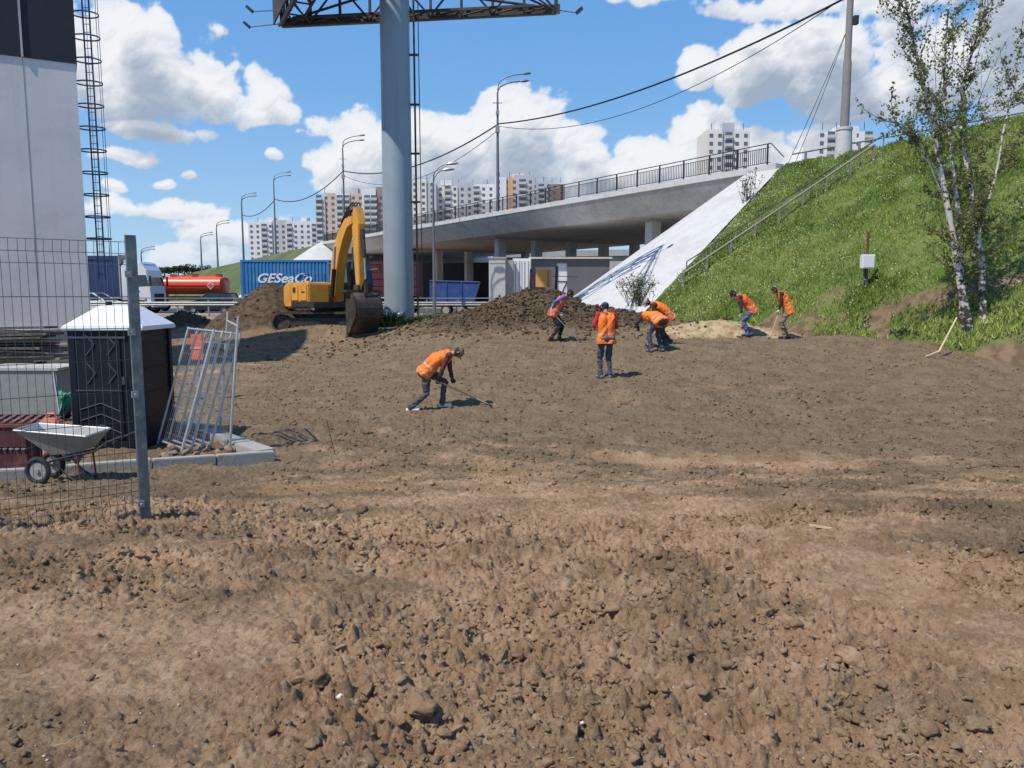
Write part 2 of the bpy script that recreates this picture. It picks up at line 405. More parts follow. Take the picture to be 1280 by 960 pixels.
def soilmat():
    m = bpy.data.materials.new('soil'); m.use_nodes = True; t = m.node_tree; b = t.nodes['Principled BSDF']
    b.inputs['Roughness'].default_value = .95; b.inputs['Specular IOR Level'].default_value = .12
    geo = t.nodes.new('ShaderNodeNewGeometry')
    def nz(s, d=5, r=.6):
        n = t.nodes.new('ShaderNodeTexNoise'); n.inputs['Scale'].default_value = s; n.inputs['Detail'].default_value = d; n.inputs['Roughness'].default_value = r
        t.links.new(geo.outputs['Position'], n.inputs['Vector']); return n.outputs[0]
    def mixc(f, a, b2):
        mm = t.nodes.new('ShaderNodeMix'); mm.data_type = 'RGBA'
        if isinstance(f, float): mm.inputs[0].default_value = f
        else: t.links.new(f, mm.inputs[0])
        for i, c in ((6, a), (7, b2)):
            if isinstance(c, tuple): mm.inputs[i].default_value = (*c, 1)
            else: t.links.new(c, mm.inputs[i])
        return mm.outputs[2]
    at = t.nodes.new('ShaderNodeAttribute'); at.attribute_name = 'topsoil'
    ao = t.nodes.new('ShaderNodeAttribute'); ao.attribute_name = 'ochre'
    clay = mixc(mrange(t, nz(1.7, 8), .38, .62), (.305, .192, .108), (.440, .288, .172))
    clay = mixc(mrange(t, nz(9, 8, .7), .45, .66, 0, .5), clay, (.58, .425, .275))
    clay = mixc(mrange(t, nz(26, 4, .7), .52, .68, 0, .55), clay, (.165, .103, .055))
    top = mixc(mrange(t, nz(2.2, 8), .38, .62), (.112, .085, .049), (.170, .131, .079))
    top = mixc(mrange(t, nz(14, 6, .7), .50, .68, 0, .6), top, (.29, .228, .148))
    top = mixc(mrange(t, nz(32, 4, .7), .52, .68, 0, .65), top, (.055, .039, .023))
    top = mixc(mrange(t, at.outputs['Fac'], .80, 1.0), top, mixc(mrange(t, nz(3.5, 8), .4, .6), (.062, .044, .027), (.115, .083, .052)))
    c = mixc(at.outputs['Fac'], clay, top)
    f = t.nodes.new('ShaderNodeMath'); f.operation = 'MULTIPLY'; f.inputs[1].default_value = .55; t.links.new(ao.outputs['Fac'], f.inputs[0])
    c = mixc(f.outputs[0], c, (.36, .225, .095))
    c = mixc(mrange(t, nz(60, 3, .8), .60, .70, 0, .55), c, (.52, .40, .28))
    c = mixc(mrange(t, nz(5.5, 9, .75), .56, .66, 0, .45), c, (.105, .072, .042))
    asn = t.nodes.new('ShaderNodeAttribute'); asn.attribute_name = 'sand'
    c = mixc(asn.outputs['Fac'], c, mixc(mrange(t, nz(4, 8), .4, .6), (.50, .385, .225), (.34, .245, .135)))
    t.links.new(c, b.inputs['Base Color'])
    bn = t.nodes.new('ShaderNodeBump'); bn.inputs['Strength'].default_value = .85; bn.inputs['Distance'].default_value = .009
    t.links.new(nz(130, 5, .75), bn.inputs['Height'])
    b2 = t.nodes.new('ShaderNodeBump'); b2.inputs['Strength'].default_value = .7; b2.inputs['Distance'].default_value = .045
    t.links.new(nz(13, 7, .72), b2.inputs['Height'])
    b3 = t.nodes.new('ShaderNodeBump'); b3.inputs['Strength'].default_value = .7; b3.inputs['Distance'].default_value = .014
    t.links.new(nz(48, 5, .7), b3.inputs['Height']); t.links.new(b2.outputs[0], b3.inputs['Normal']); t.links.new(b3.outputs[0], bn.inputs['Normal']); t.links.new(bn.outputs[0], b.inputs['Normal'])
    return m
SOIL = soilmat()
go_ = npmesh('ground', V, Fc, SOIL, attrs={'topsoil': ts, 'ochre': ochre, 'sand': sandg}); go_['kind'] = 'structure'
del V, Fc, XX, YY, ZZ

# loose clods as real lumps
def ico(sub, seed):
    bm = bmesh.new(); bmesh.ops.create_icosphere(bm, subdivisions=sub, radius=1)
    v = np.array([p.co[:] for p in bm.verts]); f = np.array([[q.index for q in p.verts] for p in bm.faces]); bm.free()
    r = np.random.default_rng(seed)
    for i in range(9):      # broken faces
        d = r.normal(size=3); d /= np.linalg.norm(d); c = r.uniform(.35, .8); over = np.clip(v@d-c, 0, None); v = v-over[:, None]*d*.92
    v = v*(1+.085*r.normal(size=(len(v), 1)))
    v = v*(1+.30*fbm(v[:, 0]*2.3+v[:, 2]*1.7+seed, v[:, 1]*2.3-v[:, 2]*1.1, 4, seed, .65))[:, None]
    v = v+.07*np.sin(v[:, [1, 2, 0]]*r.uniform(3, 6)+r.uniform(0, 6))
    v *= np.array([r.uniform(.9, 1.35), r.uniform(.65, 1), r.uniform(.5, .85)]); return v, f
def scatter(name, pts, sizes, shapes, attrs_fn, material, label_kind='stuff', sink=.25):
    Vs = []; Fs = []; base = 0; own = []
    for i, (p, s) in enumerate(zip(pts, sizes)):
        v, f = shapes[i % len(shapes)]
        a = rng.uniform(0, 6.28); t = rng.uniform(-.5, .5); ca, sa = math.cos(a), math.sin(a); ct, st = math.cos(t), math.sin(t)
        M = np.array([[ca, -sa, 0], [sa, ca, 0], [0, 0, 1]])@np.array([[1, 0, 0], [0, ct, -st], [0, st, ct]])
        Vs.append((v*s)@M.T+p+np.array([0, 0, s*(.5-sink)])); Fs.append(f+base); base += len(v); own.append(len(v))
    V = np.concatenate(Vs); Fc = np.concatenate(Fs)
    at = {k: np.repeat(v, own) for k, v in attrs_fn(pts).items()}
    o = npmesh(name, V, Fc, material, attrs=at, smooth=False); o['kind'] = label_kind; return o
def soil_attrs(pts):
    x, y = pts[:, 0], pts[:, 1]
    nb = fbm(x*.28, y*.34, 4, 201); ns = fbm(x*1.3, y*1.8, 4, 222, .6)
    t_ = sst(-.36, .40, nb*.55+.55*sst(7.5, 12.5, y-.35*np.clip(x, -4, 6))-.18+ns*.55-.16*sst(4.5, 3., y)); t_ = np.maximum(t_, .9*sst(15, 19, y))
    return {'topsoil': np.clip(t_+rng.uniform(-.35, .2, len(x)), 0, .84), 'ochre': rng.uniform(0, .25, len(x))}
shp2 = [ico(2, i) for i in range(9)]; shp3 = [ico(3, 70+i) for i in range(8)]; shp1 = [ico(1, 40+i) for i in range(9)]
def rnd_field(n, y0, y1, power, sizef):
    y = y0+(y1-y0)*rng.random(n)**power; x = (rng.random(n)*2-1)*(y*.74+.6)
    keep = rng.random(n) < np.maximum(lump_mask(x, y), .55*sst(8, 11, y))**1.2*(.25+1.1*sst(-.22, .2, fbm(x*1.1, y*1.3, 3, 404))); x = x[keep]; y = y[keep]
    x = x+.12*rng.normal(size=len(x)); s = sizef(len(x))*(.55+.6*lump_mask(x, y))
    z = H(x, y)+detail(x, y)*.9
    ok = ~((x < -3.3) & (y > 9.0) & (y < 14))
    return np.stack([x, y, z], -1)[ok], s[ok]
p1, s1 = rnd_field(17000, 1.9, 11, 1.2, lambda n: .010+.020*rng.random(n)**2.6+.018*(rng.random(n) > .97)*rng.random(n))
scatter('soil_clods', p1, s1, shp2, soil_attrs, SOIL)
pb_, sb_ = rnd_field(420, 1.9, 9, 1.3, lambda n: .026+.042*rng.random(n)**2.2)
scatter('large_soil_clods', pb_, sb_, shp3, soil_attrs, SOIL, sink=.4)
p2, s2 = rnd_field(90000, 1.8, 17, 1.15, lambda n: .0045+.010*rng.random(n)**1.8)
scatter('soil_crumbs', p2, s2, shp1, soil_attrs, SOIL)
p3, s3 = rnd_field(75000, 8, 32, 1.1, lambda n: .016+.065*rng.random(n)**4)
scatter('distant_soil_clods', p3, s3, shp1, soil_attrs, SOIL)
nb_ = 6500; xb_ = rng.normal(1.0, 3.4, nb_); yb_ = rng.normal(28.4, 1.7, nb_); xe_ = np.concatenate([xb_]+[rng.normal(c[0], c[3]*.5, 400) for c in PILES]); ye_ = np.concatenate([yb_]+[rng.normal(c[1]-.4, c[3]*.5, 400) for c in PILES])
scatter('bank_soil_clods', np.stack([xe_, ye_, H(xe_, ye_)+detail(xe_, ye_)*.95], -1), .022+.075*rng.random(len(xe_))**3, shp1, lambda p: {'topsoil': .88+.12*rng.random(len(p)), 'ochre': 0*p[:, 0]}, SOIL)

ng = 1500; yg = 1.9+14*rng.random(ng)**1.4; xg = (rng.random(ng)*2-1)*(yg*.72+.4); pg = np.stack([xg, yg, H(xg, yg)+detail(xg, yg)+.004], -1)
scatter('pale_grit', pg, .003+.006*rng.random(ng)**3, shp1, lambda p: {'topsoil': 0*p[:, 0]}, mat('grit', (.50, .45, .37), .9, var=.25, scale=20))
mb = MB()
for i in range(170):
    y_ = 2.0+10*random.random()**1.5; x_ = random.uniform(-1, 1)*(y_*.7+.3); z_ = Hf(x_, y_)+float(detail(np.array([x_]), np.array([y_]))[0])+.012; a_ = random.uniform(0, 6.28); l_ = random.uniform(.015, .06)
    p_ = Vector((x_, y_, z_)); q_ = p_+Vector((math.cos(a_)*l_, math.sin(a_)*l_, random.uniform(-.005, .012))); mb.tube([p_, (p_+q_)/2+Vector((0, 0, .006)), q_], .0016, 4)
o = mb.build('dry_straw', mat('straw', (.42, .34, .20), .9)); o['kind'] = 'stuff'
# ------------------------------------------------------------------ overpass frame: corner Cn, direction d towards us, n outwards
Cn = Vector((P(957, 207, 42).x, 42, 0)); dv = Vector((.53, -.85, 0)).normalized(); nv = Vector((dv.y, -dv.x, 0))
if nv.x > 0: nv = -nv
ev = -dv
TOP = P(957, 207, 42).z-.16
def fr(a, b, z=0): return Cn+dv*a+nv*b+Vector((0, 0, z))
CONC = mat('concrete_light', (.52, .52, .50), .85, var=.10, scale=.8, bump=.3, dirt=(.30, .29, .27), dscale=.5, damt=.45, streak=(.26, .25, .23, .5))
CONCW = mat('concrete_whitewashed', (.53, .53, .515), .85, var=.07, scale=1.6, bump=.5, bscale=5, dirt=(.42, .40, .36), dscale=.6, damt=.6, streak=(.40, .38, .34, .35))
CONCD = mat('concrete_grey', (.36, .355, .34), .9, var=.12, scale=.9, bump=.3, dirt=(.22, .21, .20), dscale=.4, damt=.5)
ASPH = mat('asphalt', (.055, .055, .057), .9, var=.15, scale=2, dirt=(.14, .13, .12), dscale=.2, damt=.6)
GRS = mat('grass_soil', (.060, .078, .025), .95, var=.35, scale=2.5, dirt=(.13, .10, .055), dscale=.7, damt=.5)
def gslope(xa, xb):
    pass
# hillside grid in (a,b)
RUN = 1.40
def hill_z(a, b):
    dist = np.sqrt(np.clip(-a-1.0, 0, None)**2+np.clip(b, 0, None)**2)
    return TOP+.42*sst(0, 16, a)-dist/RUN
def hillmesh(name, a0, a1, na, b0, b1, nb, material, amp, lowcut=True, off=0., edge=None):
    A, B = np.meshgrid(np.linspace(a0, a1, na), np.linspace(b0, b1, nb), indexing='ij')
    if edge is not None: A = np.where(A == A[:1], A[:1]+edge*(np.clip(B, 0, None)), A+(edge*np.clip(B, 0, None))*(1-(A-a0)/(a1-a0)))
    X = Cn.x+dv.x*A+nv.x*B; Y = Cn.y+dv.y*A+nv.y*B
    Z = hill_z(A, B)+off + amp*fbm(X*.5, Y*.5, 3, 9)*sst(-1, 1.5, B)*1.0 + amp*.5*fbm(X*1.8, Y*1.8, 3, 14)*sst(-1, 1, B)
    if name == 'hillside':   # a scalped bank at the foot
        Z = Z - .45*sst(9.6, 10.8, B)*(.6+fbm(X*.6, Y*.6, 2, 41))
    V = np.stack([X, Y, Z], -1).reshape(-1, 3); id_ = np.arange(na*nb).reshape(na, nb)
    Fc = np.stack([id_[:-1, :-1], id_[:-1, 1:], id_[1:, 1:], id_[1:, :-1]], -1).reshape(-1, 4)
    return V, Fc, A.ravel(), B.ravel()
# soil showing at the foot of the hill
def hillmat():
    m = bpy.data.materials.new('hill_turf'); m.use_nodes = True; t = m.node_tree; b = t.nodes['Principled BSDF']; b.inputs['Roughness'].default_value = .95; b.inputs['Specular IOR Level'].default_value = .1
    geo = t.nodes.new('ShaderNodeNewGeometry')
    def nz(s, d=5):
        n = t.nodes.new('ShaderNodeTexNoise'); n.inputs['Scale'].default_value = s; n.inputs['Detail'].default_value = d; t.links.new(geo.outputs['Position'], n.inputs['Vector']); return n.outputs[0]
    def mx_(f, a, c):
        mm = t.nodes.new('ShaderNodeMix'); mm.data_type = 'RGBA'; t.links.new(f, mm.inputs[0])
        for i, q in ((6, a), (7, c)):
            if isinstance(q, tuple): mm.inputs[i].default_value = (*q, 1)
            else: t.links.new(q, mm.inputs[i])
        return mm.outputs[2]
    a1 = t.nodes.new('ShaderNodeAttribute'); a1.attribute_name = 'bare'; a2 = t.nodes.new('ShaderNodeAttribute'); a2.attribute_name = 'sand'
    gr = mx_(mrange(t, nz(1.2), .4, .6), (.085, .130, .030), (.135, .175, .050))
    so = mx_(mrange(t, nz(3), .4, .6), (.130, .090, .055), (.215, .150, .096))
    sa = mx_(mrange(t, nz(5), .4, .6), (.42, .33, .20), (.30, .22, .13))
    c = mx_(a1.outputs['Fac'], gr, so); c = mx_(a2.outputs['Fac'], c, sa)
    t.links.new(c, b.inputs['Base Color'])
    bn = t.nodes.new('ShaderNodeBump'); bn.inputs['Strength'].default_value = .8; bn.inputs['Distance'].default_value = .08
    t.links.new(nz(9, 8), bn.inputs['Height']); t.links.new(bn.outputs[0], b.inputs['Normal']); return m
EDGE = .13
Vh, Fh, Ah, Bh = hillmesh('hillside', 1.1, 48, 340, -26, 13.5, 210, None, .22, edge=EDGE)
def bare_fn(x, y, b, a):
    n = fbm(x*.55, y*.55, 4, 88)
    g1 = sst(10.3, 11.2, b+.25*sst(6, 11, a)+n*2.6+.7*fbm(x*1.3+4, y*1.3, 3, 86)+.5*fbm(x*2.2, y*2.2, 3, 87))
    # red scar that climbs to the right behind the birch
    px_ = x/y
    scar = np.exp(-((b-(10.6-.42*(a-13.0)))/.55)**2)*sst(12.6, 13.6, a)*sst(22, 18, a)*.95
    return np.clip(np.maximum(g1, scar), 0, 1)
def sand_fn(x, y):
    c = gp(902, 395); n = fbm(x*.9, y*.9, 3, 89)
    return np.clip(1.3*np.exp(-(((x-c.x)/1.9)**2+((y-c.y-.3)/1.0)**2))+n*.6-.25, 0, 1)
bare = bare_fn(Vh[:, 0], Vh[:, 1], Bh, Ah)
Vh[:, 2] -= .30*np.exp(-((Bh-(10.9-.42*(Ah-13.0)))/.3)**2)*sst(12.6, 13.6, Ah)*sst(22, 18, Ah)
rough = bare*(.13*clods(Vh[:, 0]*2.2, Vh[:, 1]*2.2, 610, .7)+.09*clods(Vh[:, 0]*5, Vh[:, 1]*5, 611, .7)+.22*fbm(Vh[:, 0]*2.5, Vh[:, 1]*2.5, 4, 612))
Vh[:, 2] += rough*1.2
sand = sand_fn(Vh[:, 0], Vh[:, 1])*sst(.2, .7, bare+.3)
o = npmesh('hillside', Vh, Fh, hillmat(), attrs={'bare': bare, 'sand': sand}); o['kind'] = 'structure'
# concrete cone under the overpass end
Vc, Fcc, _, _ = hillmesh('cone', -14.5, 1.1, 60, -24, 13.5, 120, None, 0, off=.05)
A_ = np.linspace(-14.5, 1.1, 60); 
Bq = np.linspace(-24, 13.5, 120); AA, BB = np.meshgrid(A_, Bq, indexing='ij'); AA = AA+EDGE*np.clip(BB, 0, None)*((AA+14.5)/15.6)+0.0
Xc = Cn.x+dv.x*AA+nv.x*BB; Yc_ = Cn.y+dv.y*AA+nv.y*BB; Zc_ = hill_z(AA, BB)+.04-.25*sst(.3, -.3, BB)
Vc = np.stack([Xc, Yc_, Zc_], -1).reshape(-1, 3)
cs_ = npmesh('concrete_slope', Vc, Fcc, CONCW); tag(cs_, 'smooth white concrete slope under the near end of the overpass, beside the grass', 'concrete slope')

# grass blades
GCOL = leafmat('grass_blade', 'tint', .3)
def blades(name, X, Y, Z, h, w, cols, lean=.45):
    n = len(X); a = rng.uniform(0, 6.28, n); l = rng.normal(0, lean, (n, 2))*h[:, None]
    dx = np.cos(a)*w/2; dy = np.sin(a)*w/2
    V = np.empty((n, 4, 3)); V[:, 0] = np.stack([X-dx, Y-dy, Z-.03], -1); V[:, 1] = np.stack([X+dx, Y+dy, Z-.03], -1)
    V[:, 2] = np.stack([X+l[:, 0]*.5+dx*.8, Y+l[:, 1]*.5+dy*.8, Z+h*.6], -1); V[:, 3] = np.stack([X+l[:, 0], Y+l[:, 1], Z+h], -1)
    b = np.arange(n)*4; Fc = np.concatenate([np.stack([b, b+1, b+2], -1), np.stack([b, b+2, b+3], -1)])
    o = npmesh(name, V.reshape(-1, 3), Fc, GCOL, smooth=False, col=np.repeat(cols, 4, axis=0)); o['kind'] = 'stuff'; return o
def gcols(n, x, y):
    t = sst(-.3, .3, fbm(x*.5, y*.5, 4, 150)+rng.normal(0, .10, n))[:, None]
    c = np.array([.165, .250, .042])*(1-t)+np.array([.330, .400, .100])*t
    yel = (rng.random(n) < .13)[:, None]; c = np.where(yel, np.array([.32, .29, .11]), c)
    return c*(.75+.5*rng.random((n, 1)))
n = 270000
a = 1.3+(rng.random(n)**1.25)*26; b = rng.uniform(-1.2, 12.3, n); a = a+EDGE*np.clip(b, 0, None)
x = Cn.x+dv.x*a+nv.x*b; y = Cn.y+dv.y*a+nv.y*b
z = hill_z(a, b)+.22*fbm(x*.5, y*.5, 3, 9)*sst(-1, 1.5, b)+.11*fbm(x*1.8, y*1.8, 3, 14)*sst(-1, 1, b)
bf = bare_fn(x, y, b, a); cl = fbm(x*1.4, y*1.4, 3, 160)
keep = (rng.random(n) > bf*1.1)&(rng.random(n) < .45+1.2*(cl+.3))
x, y, z, cl, b, a = x[keep], y[keep], z[keep], cl[keep], b[keep], a[keep]
big = sst(.05, .35, cl)
h = (.06+.075*rng.random(len(x)))*(1+.6*big)*(1-.35*sst(0, -1, b)); 
blades('hillside_grass', x, y, z-.02, h, .022+.03*rng.random(len(x)), gcols(len(x), x, y))
# small white flowers
nf = 9000; a = 1.4+rng.random(nf)**1.6*24; b = rng.uniform(-.5, 12, nf); a = a+EDGE*np.clip(b, 0, None); x = Cn.x+dv.x*a+nv.x*b; y = Cn.y+dv.y*a+nv.y*b
den = np.clip(.22+.9*sst(.0, .3, fbm(x*.6, y*.6, 3, 181))+1.4*sst(5.6+EDGE*b*1., 2.2, a-EDGE*b)*1.0, 0, 1)*(bare_fn(x, y, b, a) < .4)
k = rng.random(nf) < den*.42; x, y, a, b = x[k], y[k], a[k], b[k]
z = hill_z(a, b)+.22*fbm(x*.5, y*.5, 3, 9)*sst(-1, 1.5, b)+.3+.12*rng.random(len(x)); s = .008+.014*rng.random(len(x))
V = np.stack([np.stack([x-s, y, z], -1), np.stack([x, y-s, z-.3*s], -1), np.stack([x+s, y, z], -1), np.stack([x, y+s, z+s], -1)], 1).reshape(-1, 3)
q = np.arange(len(x))*4; Fq = np.stack([q, q+1, q+2, q+3], -1)
o = npmesh('white_wildflowers', V, Fq, mat('petal', (.75, .75, .66), .8, var=.05), smooth=False); o['kind'] = 'stuff'

# ------------------------------------------------------------------ far embankment beyond the overpass
SF = 71.0
FG = mat('far_turf', (.095, .125, .040), .95, var=.35, scale=.12, dirt=(.14, .13, .05), dscale=.07, damt=.5, bump=.6, bscale=1.2)
NA, NB = 120, 40
S = np.linspace(SF-13, SF+330, NA); B = np.linspace(-26, 16, NB); SS, BB = np.meshgrid(S, B, indexing='ij')
dist = np.sqrt(np.clip(SF-SS, 0, None)**2+np.clip(BB, 0, None)**2)
Z = TOP-.017*np.clip(SS-SF, 0, 300)-dist/1.5+.25*fbm(SS*.08, BB*.2, 3, 5)*sst(0, 2, BB)
X = Cn.x-dv.x*SS+nv.x*BB; Y = Cn.y-dv.y*SS+nv.y*BB
V = np.stack([X, Y, Z], -1).reshape(-1, 3); id_ = np.arange(NA*NB).reshape(NA, NB)
o = npmesh('far_hillside', V, np.stack([id_[:-1, :-1], id_[:-1, 1:], id_[1:, 1:], id_[1:, :-1]], -1).reshape(-1, 4), FG); o['kind'] = 'structure'
S = np.linspace(SF-14, SF+1.0, 30); SS, BB = np.meshgrid(S, B, indexing='ij')
dist = np.sqrt(np.clip(SF-SS, 0, None)**2+np.clip(BB, 0, None)**2); Z = TOP-dist/1.5+.30
X = Cn.x-dv.x*SS+nv.x*BB; Y = Cn.y-dv.y*SS+nv.y*BB
V = np.stack([X, Y, Z], -1).reshape(-1, 3); id_ = np.arange(30*NB).reshape(30, NB)
o = npmesh('concrete_slope', V, np.stack([id_[:-1, :-1], id_[:-1, 1:], id_[1:, 1:], id_[1:, :-1]], -1).reshape(-1, 4), CONCW)
tag(o, 'distant white concrete slope at the far end of the overpass behind the yellow excavator', 'concrete slope')

# ------------------------------------------------------------------ overpass
DK0 = mat('joint_dark', (.08, .08, .08), .9)
ov = empty('overpass', fr(0, 0, TOP), 0, 'long grey concrete road overpass on square columns with a white edge beam', 'overpass')
def loc(a, b, z):  # into overpass local coordinates
    return fr(a, b, z)-Vector(fr(0, 0, TOP))
def sweep(prof, a0, a1, name, m, parent, seg=1):
    """profile points (b, z) swept along a"""
    mb = MB(); n = len(prof)
    for k in range(seg):
        s0 = a0+(a1-a0)*k/seg; s1 = a0+(a1-a0)*(k+1)/seg
        vs = [loc(s0, q[0], q[1]) for q in prof]+[loc(s1, q[0], q[1]) for q in prof]
        fs = [tuple(range(n)), tuple(range(n, 2*n))[::-1]]+[(i, i+n, (i+1) % n+n, (i+1) % n) for i in range(n)]
        mb.add(vs, fs)
    return mb.build(name, m, parent)
T = TOP
sweep([(-.1, T-.14), (-.1, T-.40), (-1.25, T-1.46), (-20.7, T-1.46), (-21.9, T-.35), (-21.9, T-.14)], .6, -SF, 'deck', CONC, ov)
sweep([(.18, T+.16), (.18, T-.16), (-.45, T-.135), (-.45, T+.16)], .8, -SF-.5, 'edge_beam', CONCW, ov)
sweep([(-21.6, T+.16), (-21.6, T-.13), (-22.2, T-.13), (-22.2, T+.16)], .8, -SF-.5, 'edge_beam', CONCW, ov)
sweep([(-.5, T-.02), (-.5, T-.13), (-21.5, T-.13), (-21.5, T-.02)], .5, -SF-.4, 'roadway', ASPH, ov)
mb = MB(); M = Matrix.Rotation(math.atan2(dv.y, dv.x), 3, 'Z')
vs = [loc(-33.4, .19, T+.17), loc(-33.4, .19, T-.17), loc(-33.4, -.1, T-.40), loc(-33.4, -1.25, T-1.47), loc(-33.46, .19, T+.17), loc(-33.46, .19, T-.17), loc(-33.46, -.1, T-.40), loc(-33.46, -1.25, T-1.47)]
off_ = nv*.012+Vector((0, 0, -.010)); mb.add([v+off_ for v in vs], [(0, 1, 5, 4), (1, 2, 6, 5), (2, 3, 7, 6)]); mb.build('expansion_joint', DK0, ov)
for k in (-12, -32, -52):
    mb = MB(); mb.box((0, 0, 0), (1.2, 17.4, .55)); 
    M = Matrix.Rotation(math.atan2(nv.y, nv.x)-math.pi/2, 3, 'Z')
    mb = MB(); mb.box(loc(k, -10.8, T-1.52), (.8, 16.6, .22), M); mb.build('cap_beam', CONCD, ov)
    for j in range(5):
        b_ = -3.1-j*3.9; base = fr(k, b_); gz = Hf(base.x, base.y)-.1
        mb = MB(); h_ = T-1.64-gz
        mb.box(loc(k, b_, gz+h_/2), (.75, .8, h_), M); mb.build('column', CONC, ov, bevel=.03)
# abutment wall and its wing
mb = MB(); M = Matrix.Rotation(math.atan2(dv.y, dv.x), 3, 'Z')
mb.box(loc(.75, -11, T-1.2), (1.4, 21.2, 2.2), M); mb.build('abutment', CONC, ov)
mb = MB(); mb.box(loc(-SF+.3, -11, T-1.4), (1.4, 21.2, 2.4), M); mb.build('abutment', CONC, ov)
# railing
RAILD = mat('railing_paint', (.035, .037, .042), .5, var=.1)
rl = empty('bridge_railing', fr(0, 0, TOP+.16), 0, 'dark steel picket railing along the edge of the overpass', 'railing')
def rloc(a, b, z): return fr(a, b, z)-fr(0, 0, T+.16)
mb = MB(); Zr = T+.16+1.12
for z_ in (1.12, .92, .16):
    mb.tube([rloc(.2, -.12, T+.16+z_), rloc(-SF-70, -.12, T+.16+z_-.017*60)] if False else [rloc(.2, -.12, T+.16+z_), rloc(-SF, -.12, T+.16+z_)], .028 if z_ > 1 else .02, 6)
mb.tube([rloc(.2, -.12, T+1.28), rloc(.9, -.3, T+.5)], .03, 6)
mb.build('handrail', RAILD, rl)
m0 = MB(); m0.box((0, 0, .56), (.07, .07, 1.12)); m0.box((0, 0, .02), (.2, .16, .04)); pst = None
for i in range(0, 36):
    s = i*2.05
    if s > SF: break
    if pst is None: pst = m0.build('post', RAILD, rl); q = pst
    else: q = pst.copy(); C.objects.link(q)
    q.location = rloc(-s, -.12, T+.16); q.rotation_euler = (0, 0, math.atan2(dv.y, dv.x))
m0 = MB(); m0.box((0, 0, .54), (.032, .032, .78)); bal = None; mbs = MB(); cnt = 0
s = .15
while s < SF:
    if cnt < 100:
        if bal is None: bal = m0.build('baluster', RAILD, rl); q = bal
        else: q = bal.copy(); C.objects.link(q)
        q.location = rloc(-s, -.12, T+.16)
    else: mbs.box(rloc(-s, -.12, T+.16+.54), (.032, .032, .78))
    cnt += 1; s += .14
q = mbs.build('baluster_row', RAILD, rl); q['kind'] = 'stuff'
# white guide rail of the road on top of the near embankment
gr_ = empty('guardrail', fr(0, 0, TOP), 0, 'low metal guardrail on top of the grassy embankment beyond the railing end', 'guardrail')
mb = MB(); mb.box((0, 0, 0), (.1, .1, .1)); mb = MB()
GALV = mat('galvanised', (.30, .31, .32), .55, .35, var=.18, scale=6, dirt=(.25, .24, .22), dscale=3, damt=.4)
pts = [fr(a_, -.6, TOP+.62)-fr(0, 0, TOP) for a_ in (1.2, 6, 12, 20, 34)]
mb.tube(pts, .045, 6); mb.build('beam', GALV, gr_)
for a_ in range(2, 34, 3):
    mb = MB(); mb.box(fr(a_, -.6, TOP+.25)-fr(0, 0, TOP), (.1, .1, .8)); mb.build('post', GALV, gr_)
# dark retaining wall seen through the columns
rw = MB(); p0 = fr(-70, -21); p1 = fr(-44, -17.5)
DK = mat('wall_shade_dark', (.035, .038, .045), .8, var=.2)  # near-black colour carries the shade under the deck
c_ = (P(455, 370, 112)+P(612, 370, 100))/2
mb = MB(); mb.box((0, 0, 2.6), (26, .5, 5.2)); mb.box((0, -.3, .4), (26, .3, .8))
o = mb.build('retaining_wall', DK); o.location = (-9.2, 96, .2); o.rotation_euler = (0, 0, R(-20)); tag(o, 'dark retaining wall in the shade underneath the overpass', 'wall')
mb = MB(); mb.box((0, 0, 2.2), (26, .5, 4.4)); o = mb.build('retaining_wall', CONCW); a_ = P(735, 330, 112); o.location = (a_.x+2, 112, .2); o.rotation_euler = (0, 0, R(-18)); tag(o, 'pale retaining wall seen far behind the overpass columns', 'wall')
mb = MB(); mb.box((0, 0, 6.2), (44, 8, 3.4)); mb.box((0, -4.2, 7.6), (44, .5, .9)); o = mb.build('far_overpass', CONCD); o.location = (a_.x+6, 122, .2); o.rotation_euler = (0, 0, R(-18)); tag(o, 'second grey overpass deck glimpsed beyond the first one', 'overpass')
# roads
rd = MB(); rd.box((-60, 66, .262), (160, 26, .004)); o = rd.build('road', ASPH); o['kind'] = 'structure'
for yy in (53.2, 78.6):
    mb = MB(); mb.box((-60, yy, .30), (160, .2, .16)); o = mb.build('kerb', CONC); o['kind'] = 'structure'

